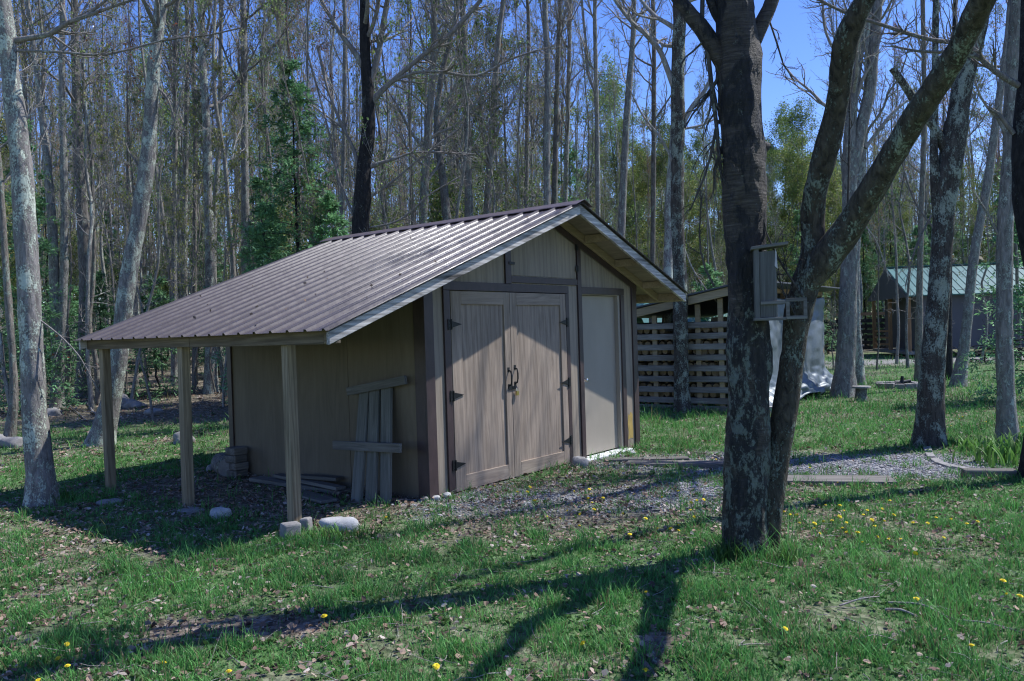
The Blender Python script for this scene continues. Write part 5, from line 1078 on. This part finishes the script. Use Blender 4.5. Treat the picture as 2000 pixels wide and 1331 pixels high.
def weeds():
    x, y = scatter([(2.4, 5, 170), (5, 8, 120), (8, 12, 60), (12, 18, 14)]); g_, gr, mu, lf, un, fo, la = masks(x, y); k = grng.uniform(size=len(x)) < np.clip(gr + .08, 0, 1) * .85 + .12 * un; x, y = x[k], y[k]; n = len(x)
    m = 5; X = np.repeat(x, m) + grng.normal(size=n * m) * .012; Y = np.repeat(y, m) + grng.normal(size=n * m) * .012; N_ = n * m; a = grng.uniform(0, 6.283, N_); L = grng.uniform(.018, .055, N_) * (1 + .04 * np.maximum(Y - 6, 0)); el = grng.uniform(.1, 1.0, N_)
    d = np.stack([np.cos(a) * np.cos(el), np.sin(a) * np.cos(el), np.sin(el)], 1) * L[:, None]; s = np.stack([-np.sin(a), np.cos(a), grng.normal(size=N_) * .3], 1) * (L * grng.uniform(.2, .36, N_))[:, None]; B = np.stack([X, Y, height(X, Y) + .004], 1)
    V = np.stack([B, B + d * .55 + s, B + d - [0, 0, .004], B + d * .55 - s], 1).reshape(-1, 3); c = np.array([.06, .135, .035]) * grng.uniform(.6, 1.5, (N_, 1)) + np.array([.03, .02, .01]) * grng.uniform(0, 1, (N_, 1))
    tag(link('low_weeds', np_mesh('low_weeds', V, np.arange(4 * N_).reshape(-1, 4), False, np.repeat(c, 4, 0)), M['grass']), 'broad-leaved low weeds mixed into the grass', 'weeds', kind='stuff')
weeds()
def leaves():
    x, y = scatter([(2.3, 3.6, 900), (3.6, 5, 900), (5, 7, 850), (7, 10, 700), (10, 14, 360), (14, 20, 170), (20, 32, 50)]); g_, gr, mu, lf, un, fo, la = masks(x, y)
    cl = fbm2(x, y, 4.5, 71, 2); k = grng.uniform(size=len(x)) < np.clip(lf * (.45 + 1.3 * sstep(.42, .68, cl)), 0, 1); x, y, mu = x[k], y[k], mu[k]; n = len(x); a = grng.uniform(0, 6.283, n); L = (.010 + .036 * grng.uniform(size=n) ** 1.7) * (1 + .045 * np.maximum(y - 6, 0))
    nz = unit(np.stack([grng.normal(size=n) * .45, grng.normal(size=n) * .45, np.ones(n)], 1)); d = unit(np.cross(nz, np.stack([np.cos(a), np.sin(a), 0 * a], 1))); s = np.cross(nz, d); B = np.stack([x, y, height(x, y) + .008 + grng.uniform(0, .022, n) + .01 * mu], 1); Ld = d * L[:, None]; Ws = s * (L * grng.uniform(.26, .46, n))[:, None]; cur = nz * (L * grng.uniform(-.05, .42, n))[:, None]; cu2 = nz * (L * grng.uniform(-.1, .3, n))[:, None]
    j = lambda: (1 + .35 * grng.normal(size=(n, 1)))
    V = np.stack([B - Ld * .5 + cu2, B - Ld * .18 * j() + Ws + cur, B + Ld * .22 * j() + Ws * .8 + cur, B + Ld * .5 + cu2, B + Ld * .22 * j() - Ws * .8 + cur, B - Ld * .18 * j() - Ws + cur], 1).reshape(-1, 3)
    i = np.arange(n)[:, None] * 6; Q = np.concatenate([i + [0, 1, 2, 3], i + [0, 3, 4, 5]]); pal = np.array([(.30, .235, .19), (.25, .18, .135), (.17, .11, .08), (.36, .31, .27), (.11, .07, .055), (.28, .20, .15)]); c = pal[grng.integers(0, 6, n)] * grng.uniform(.65, 1.35, (n, 1)) * (1 - .45 * mu[:, None])
    tag(link('fallen_leaves', np_mesh('fallen_leaves', V, Q, False, np.repeat(c, 6, 0)), M['litter']), 'dry brown fallen leaves scattered through the grass', 'leaves', kind='stuff'); print('leaves', n)
leaves()
def roof_leaves():
    r_ = np.random.default_rng(8); n = 36; lx = r_.uniform(-1.45, 1.95, n); ly = r_.uniform(-.4, 3.8, n); P = np.array([to_world(a, b, rz(a) + .012) for a, b in zip(lx, ly)]); V, Q = quads(r_, P, r_.uniform(.02, .05, n), .7, nrm=np.repeat([[0, 0, 1.0]], n, 0)); c = np.array([.24, .17, .12]) * r_.uniform(.5, 1.3, (n, 1))
    tag(link('leaves_on_roof', np_mesh('leaves_on_roof', V, Q, False, np.repeat(c, 4, 0)), M['litter']), 'stray dry leaves lying on the metal roof', 'leaves', kind='stuff')
roof_leaves()
def pebbles():
    x, y = scatter([(6.2, 8, 1700), (8, 10.6, 1500)], .2); g_, *_ = masks(x, y); k = grng.uniform(size=len(x)) < g_ * 1.1; x, y = x[k], y[k]; n = len(x); bm = bmesh.new(); bmesh.ops.create_icosphere(bm, subdivisions=1, radius=1); bm.verts.ensure_lookup_table(); T = np.array([v.co for v in bm.verts]); Fc = np.array([[v.index for v in f.verts] for f in bm.faces]); bm.free()
    s = (grng.gamma(4, .25, n) * .0085)[:, None, None]; sc3 = grng.uniform(.65, 1.25, (n, 1, 3)) * np.array([1, 1, .65]); V = T[None] * sc3 * s * (1 + .18 * grng.normal(size=(n, len(T), 1))); a = grng.uniform(0, 6.283, n); ca, sa = np.cos(a)[:, None], np.sin(a)[:, None]
    V = np.stack([V[..., 0] * ca - V[..., 1] * sa, V[..., 0] * sa + V[..., 1] * ca, V[..., 2]], -1) + np.stack([x, y, height(x, y) + .004], 1)[:, None]; Q = (np.arange(n)[:, None, None] * len(T) + Fc[None]).reshape(-1, 3); c = np.array([.25, .25, .26]) * grng.uniform(.6, 1.3, (n, 1)) + np.array([.03, .01, 0]) * grng.uniform(-1, 1, (n, 1))
    tag(link('gravel', np_mesh('gravel', V.reshape(-1, 3), Q, False, np.repeat(c, len(T), 0)), M['pebble']), 'grey crushed gravel in front of the shed doors', 'gravel', kind='stuff'); print('pebbles', n)
pebbles()
def twiglets():
    x, y = scatter([(2.4, 6, 26), (6, 12, 22), (12, 24, 14)]); n = len(x); p = np.stack([x, y, height(x, y) + .015], 1); a = grng.uniform(0, 6.283, n); P, R = vbranch(grng, p, np.stack([np.cos(a), np.sin(a), grng.normal(size=n) * .12], 1), grng.uniform(.06, .32, n), grng.uniform(.0012, .004, n), 4, -.02, .14); V, Q = vtube(P, R, 4)
    tag(link('twig_litter', np_mesh('twig_litter', V, Q), M['twig']), 'thin dead twigs strewn over grass and leaves', 'twigs', kind='stuff')
twiglets()
# dandelions, one by one
DAN = {'in the thin grass on the gravel before the doors': [(1010, 961), (1030, 961), (1035, 952), (1045, 978), (1121, 960), (1151, 956), (1154, 965), (1149, 974), (1156, 982), (1160, 995), (1108, 998), (1133, 1004), (1094, 1013), (1068, 1009), (1131, 1027), (1178, 973), (1216, 1003), (1226, 953), (1238, 966), (1259, 911), (1297, 913), (754, 1011), (967, 950)],
 'left of the birch foot beside the gravel': [(1324, 960), (1293, 972), (1350, 982), (1361, 978), (1375, 977), (1348, 997), (1356, 1010), (1283, 1034), (1310, 1034), (1325, 1038), (1230, 1045), (1261, 1013), (1325, 1026), (1405, 866), (1398, 898)],
 'in the grass right of the birch foot': [(1531, 1001), (1543, 1006), (1556, 1007), (1561, 1023), (1591, 1024), (1590, 1034), (1601, 1044), (1609, 1020), (1612, 987), (1640, 988), (1636, 943), (1581, 914), (1648, 998), (1640, 1010), (1625, 1018), (1653, 1022), (1645, 1033), (1653, 1041), (1675, 1042), (1684, 1061)],
 'in the lit grass patch halfway to the right edge': [(1686, 1006), (1694, 997), (1703, 1016), (1708, 1029), (1714, 1050), (1723, 994), (1727, 1018), (1738, 978), (1736, 1054), (1745, 1006), (1759, 1054), (1783, 1021), (1788, 1082), (1812, 1022), (1828, 1011), (1843, 1051), (1857, 1014), (1888, 1023), (1909, 1019)],
 'among the iris leaves at the right': [(1857, 832), (1874, 818), (1880, 814), (1925, 824), (1997, 834)]}
LONE = [(1262, 1157, 'lone dandelion in the birch shadow at the centre'), (1139, 1257, 'lone dandelion low in the middle of the lawn'), (1261, 1305, 'dandelion next to the bare root'), (1790, 1170, 'lone dandelion above the long twig, right lawn'), (1959, 1135, 'bright dandelion at the right edge of the lawn'), (1966, 1161, 'small dandelion below the bright one at the right edge'), (1992, 1165, 'dandelion cut by the right edge'), (1897, 1263, 'dandelion low in the right lawn under the long twig'), (1534, 1229, 'small dandelion in the lower middle right lawn'),
 (131, 1259, 'topmost dandelion of the four in the lower left corner'), (193, 1271, 'right dandelion of the four in the lower left corner, half shaded'), (113, 1287, 'left dandelion of the four in the lower left corner'), (132, 1301, 'lowest dandelion of the four in the lower left corner'), (319, 1296, 'dandelion by the dry fern tuft, lower left'), (447, 1312, 'dandelion at the bottom edge left of centre'), (74, 1330, 'dandelion cut by the bottom edge at the left'), (852, 1302, 'dandelion at the bottom edge in the centre'), (633, 1204, 'dull dandelion beside the bare mulch patch')]
M['yellow'] = plain('dandelion_yellow', (.74, .60, .03), .8); M['stalk'] = plain('dandelion_stalk', (.10, .17, .05), .6)
def dandelion_meshes():
    b = MB(); r_ = np.random.default_rng(3)
    for ring, (n, rr, zz) in enumerate(((15, .019, .000), (13, .015, .004), (10, .010, .007), (6, .005, .009))):
        for k in range(n):
            a = 2 * math.pi * (k + .5 * ring) / n; w = .0032; c_, s_ = math.cos(a), math.sin(a); R0 = .002
            i = len(b.v); b.v += [(R0 * c_ - w * s_ * .5, R0 * s_ + w * c_ * .5, zz), (R0 * c_ + w * s_ * .5, R0 * s_ - w * c_ * .5, zz), (rr * c_ + w * s_, rr * s_ - w * c_, zz + .002), (rr * c_ - w * s_, rr * s_ + w * c_, zz + .003)]; b.f.append((i, i + 1, i + 2, i + 3))
    b.tube([(0, 0, -.006), (0, 0, .004)], [.004, .009], 8); me1 = bpy.data.meshes.new('flower_head'); me1.from_pydata(b.v, [], b.f); me1.materials.append(M['yellow'])
    s = MB().tube([(0, 0, 0), (.002, 0, .5), (0, 0, 1)], [.0022, .002, .002], 6); me2 = bpy.data.meshes.new('stalk'); me2.from_pydata(s.v, [], s.f); me2.materials.append(M['stalk']); return me1, me2
FH, STK = dandelion_meshes()
def dandelion(px, py, label, group):
    h = grng.uniform(.035, .065); p = g(px, py); d = ray(px, py); d = d / d[2] if abs(d[2]) > 1e-6 else d; p = p + d * h; p[2] = hz(p[0], p[1])      # the head, not the foot, stands at the pixel
    s = grng.uniform(.62, 1.0); t = thing('dandelion', label, 'dandelion', tuple(p), (0, 0, grng.uniform(0, 6)), group)
    o = link('flower_head', FH, None, t, (0, 0, h), (grng.normal() * .35, grng.normal() * .35, 0)); o.scale = (s, s, s); k = link('stalk', STK, None, t); k.scale = (1, 1, h)
for where, pts in DAN.items():
    for px, py in pts: dandelion(px, py, 'yellow dandelion flower ' + where, 'dandelions ' + where)
for px, py, lab in LONE: dandelion(px, py, 'yellow ' + lab if 'bright' not in lab and 'dull' not in lab else lab, None)
# iris clump
def blades(n, spread, h, seed, wide=.012):
    r_ = np.random.default_rng(seed); x = r_.normal(size=n) * spread; y = r_.normal(size=n) * spread; H = h * r_.uniform(.6, 1.2, n); a = r_.uniform(0, 6.28, n); le = H * r_.uniform(.15, .75, n); seg = 6; t = np.linspace(0, 1, seg)
    P = np.stack([x[:, None] + np.cos(a)[:, None] * le[:, None] * t**2, y[:, None] + np.sin(a)[:, None] * le[:, None] * t**2, H[:, None] * (t - .22 * t**3)], -1); W_ = np.stack([-np.sin(a), np.cos(a), 0 * a], 1)[:, None] * (wide * (1 - t**2.2) + .001)[None, :, None]
    V = np.stack([P - W_, P + W_], 2); i = np.arange(n * seg * 2).reshape(n, seg, 2); Q = np.stack([i[:, :-1, 0], i[:, :-1, 1], i[:, 1:, 1], i[:, 1:, 0]], -1).reshape(-1, 4); c = np.array([.075, .165, .035]) * r_.uniform(.7, 1.5, (n, 1)); return np_mesh('leaf_blades', V.reshape(-1, 3), Q, True, np.repeat(c, seg * 2, 0))
for lab, px, py, n, sp, h, sd in (('tall green iris leaves at the foot of the right grey trunk', 1955, 905, 70, .16, .36, 1), ('iris leaf clump at the right edge, cut by the frame', 1992, 890, 60, .15, .34, 2), ('smaller green leaf clump by the edging, left of the iris', 1895, 880, 36, .10, .22, 3), ('low daylily clump between the mossy trunk and the iris', 1862, 872, 26, .08, .16, 4)):
    tag(link('iris_clump', blades(n, sp, h, sd), M['leaf'], None, tuple(g(px, py))), lab, 'plant')
for lab, px, py, n, sp, h, sd in (('tuft of long grass at the left foot of the birch', 1432, 1092, 120, .07, .17, 11), ('tuft of long grass around the front post blocks', 640, 1052, 90, .09, .12, 12), ('grass tuft growing right of the white boulder', 700, 1050, 60, .08, .11, 13), ('fresh grass clump in the shade right of the birch foot', 1530, 1098, 50, .05, .13, 14), ('grass tuft beside the left lichen trunk foot', 118, 980, 60, .08, .16, 15)):
    tag(link('grass_tuft', blades(n, sp, h, sd, .004), M['leaf'], None, tuple(g(px, py))), lab, 'grass tuft')
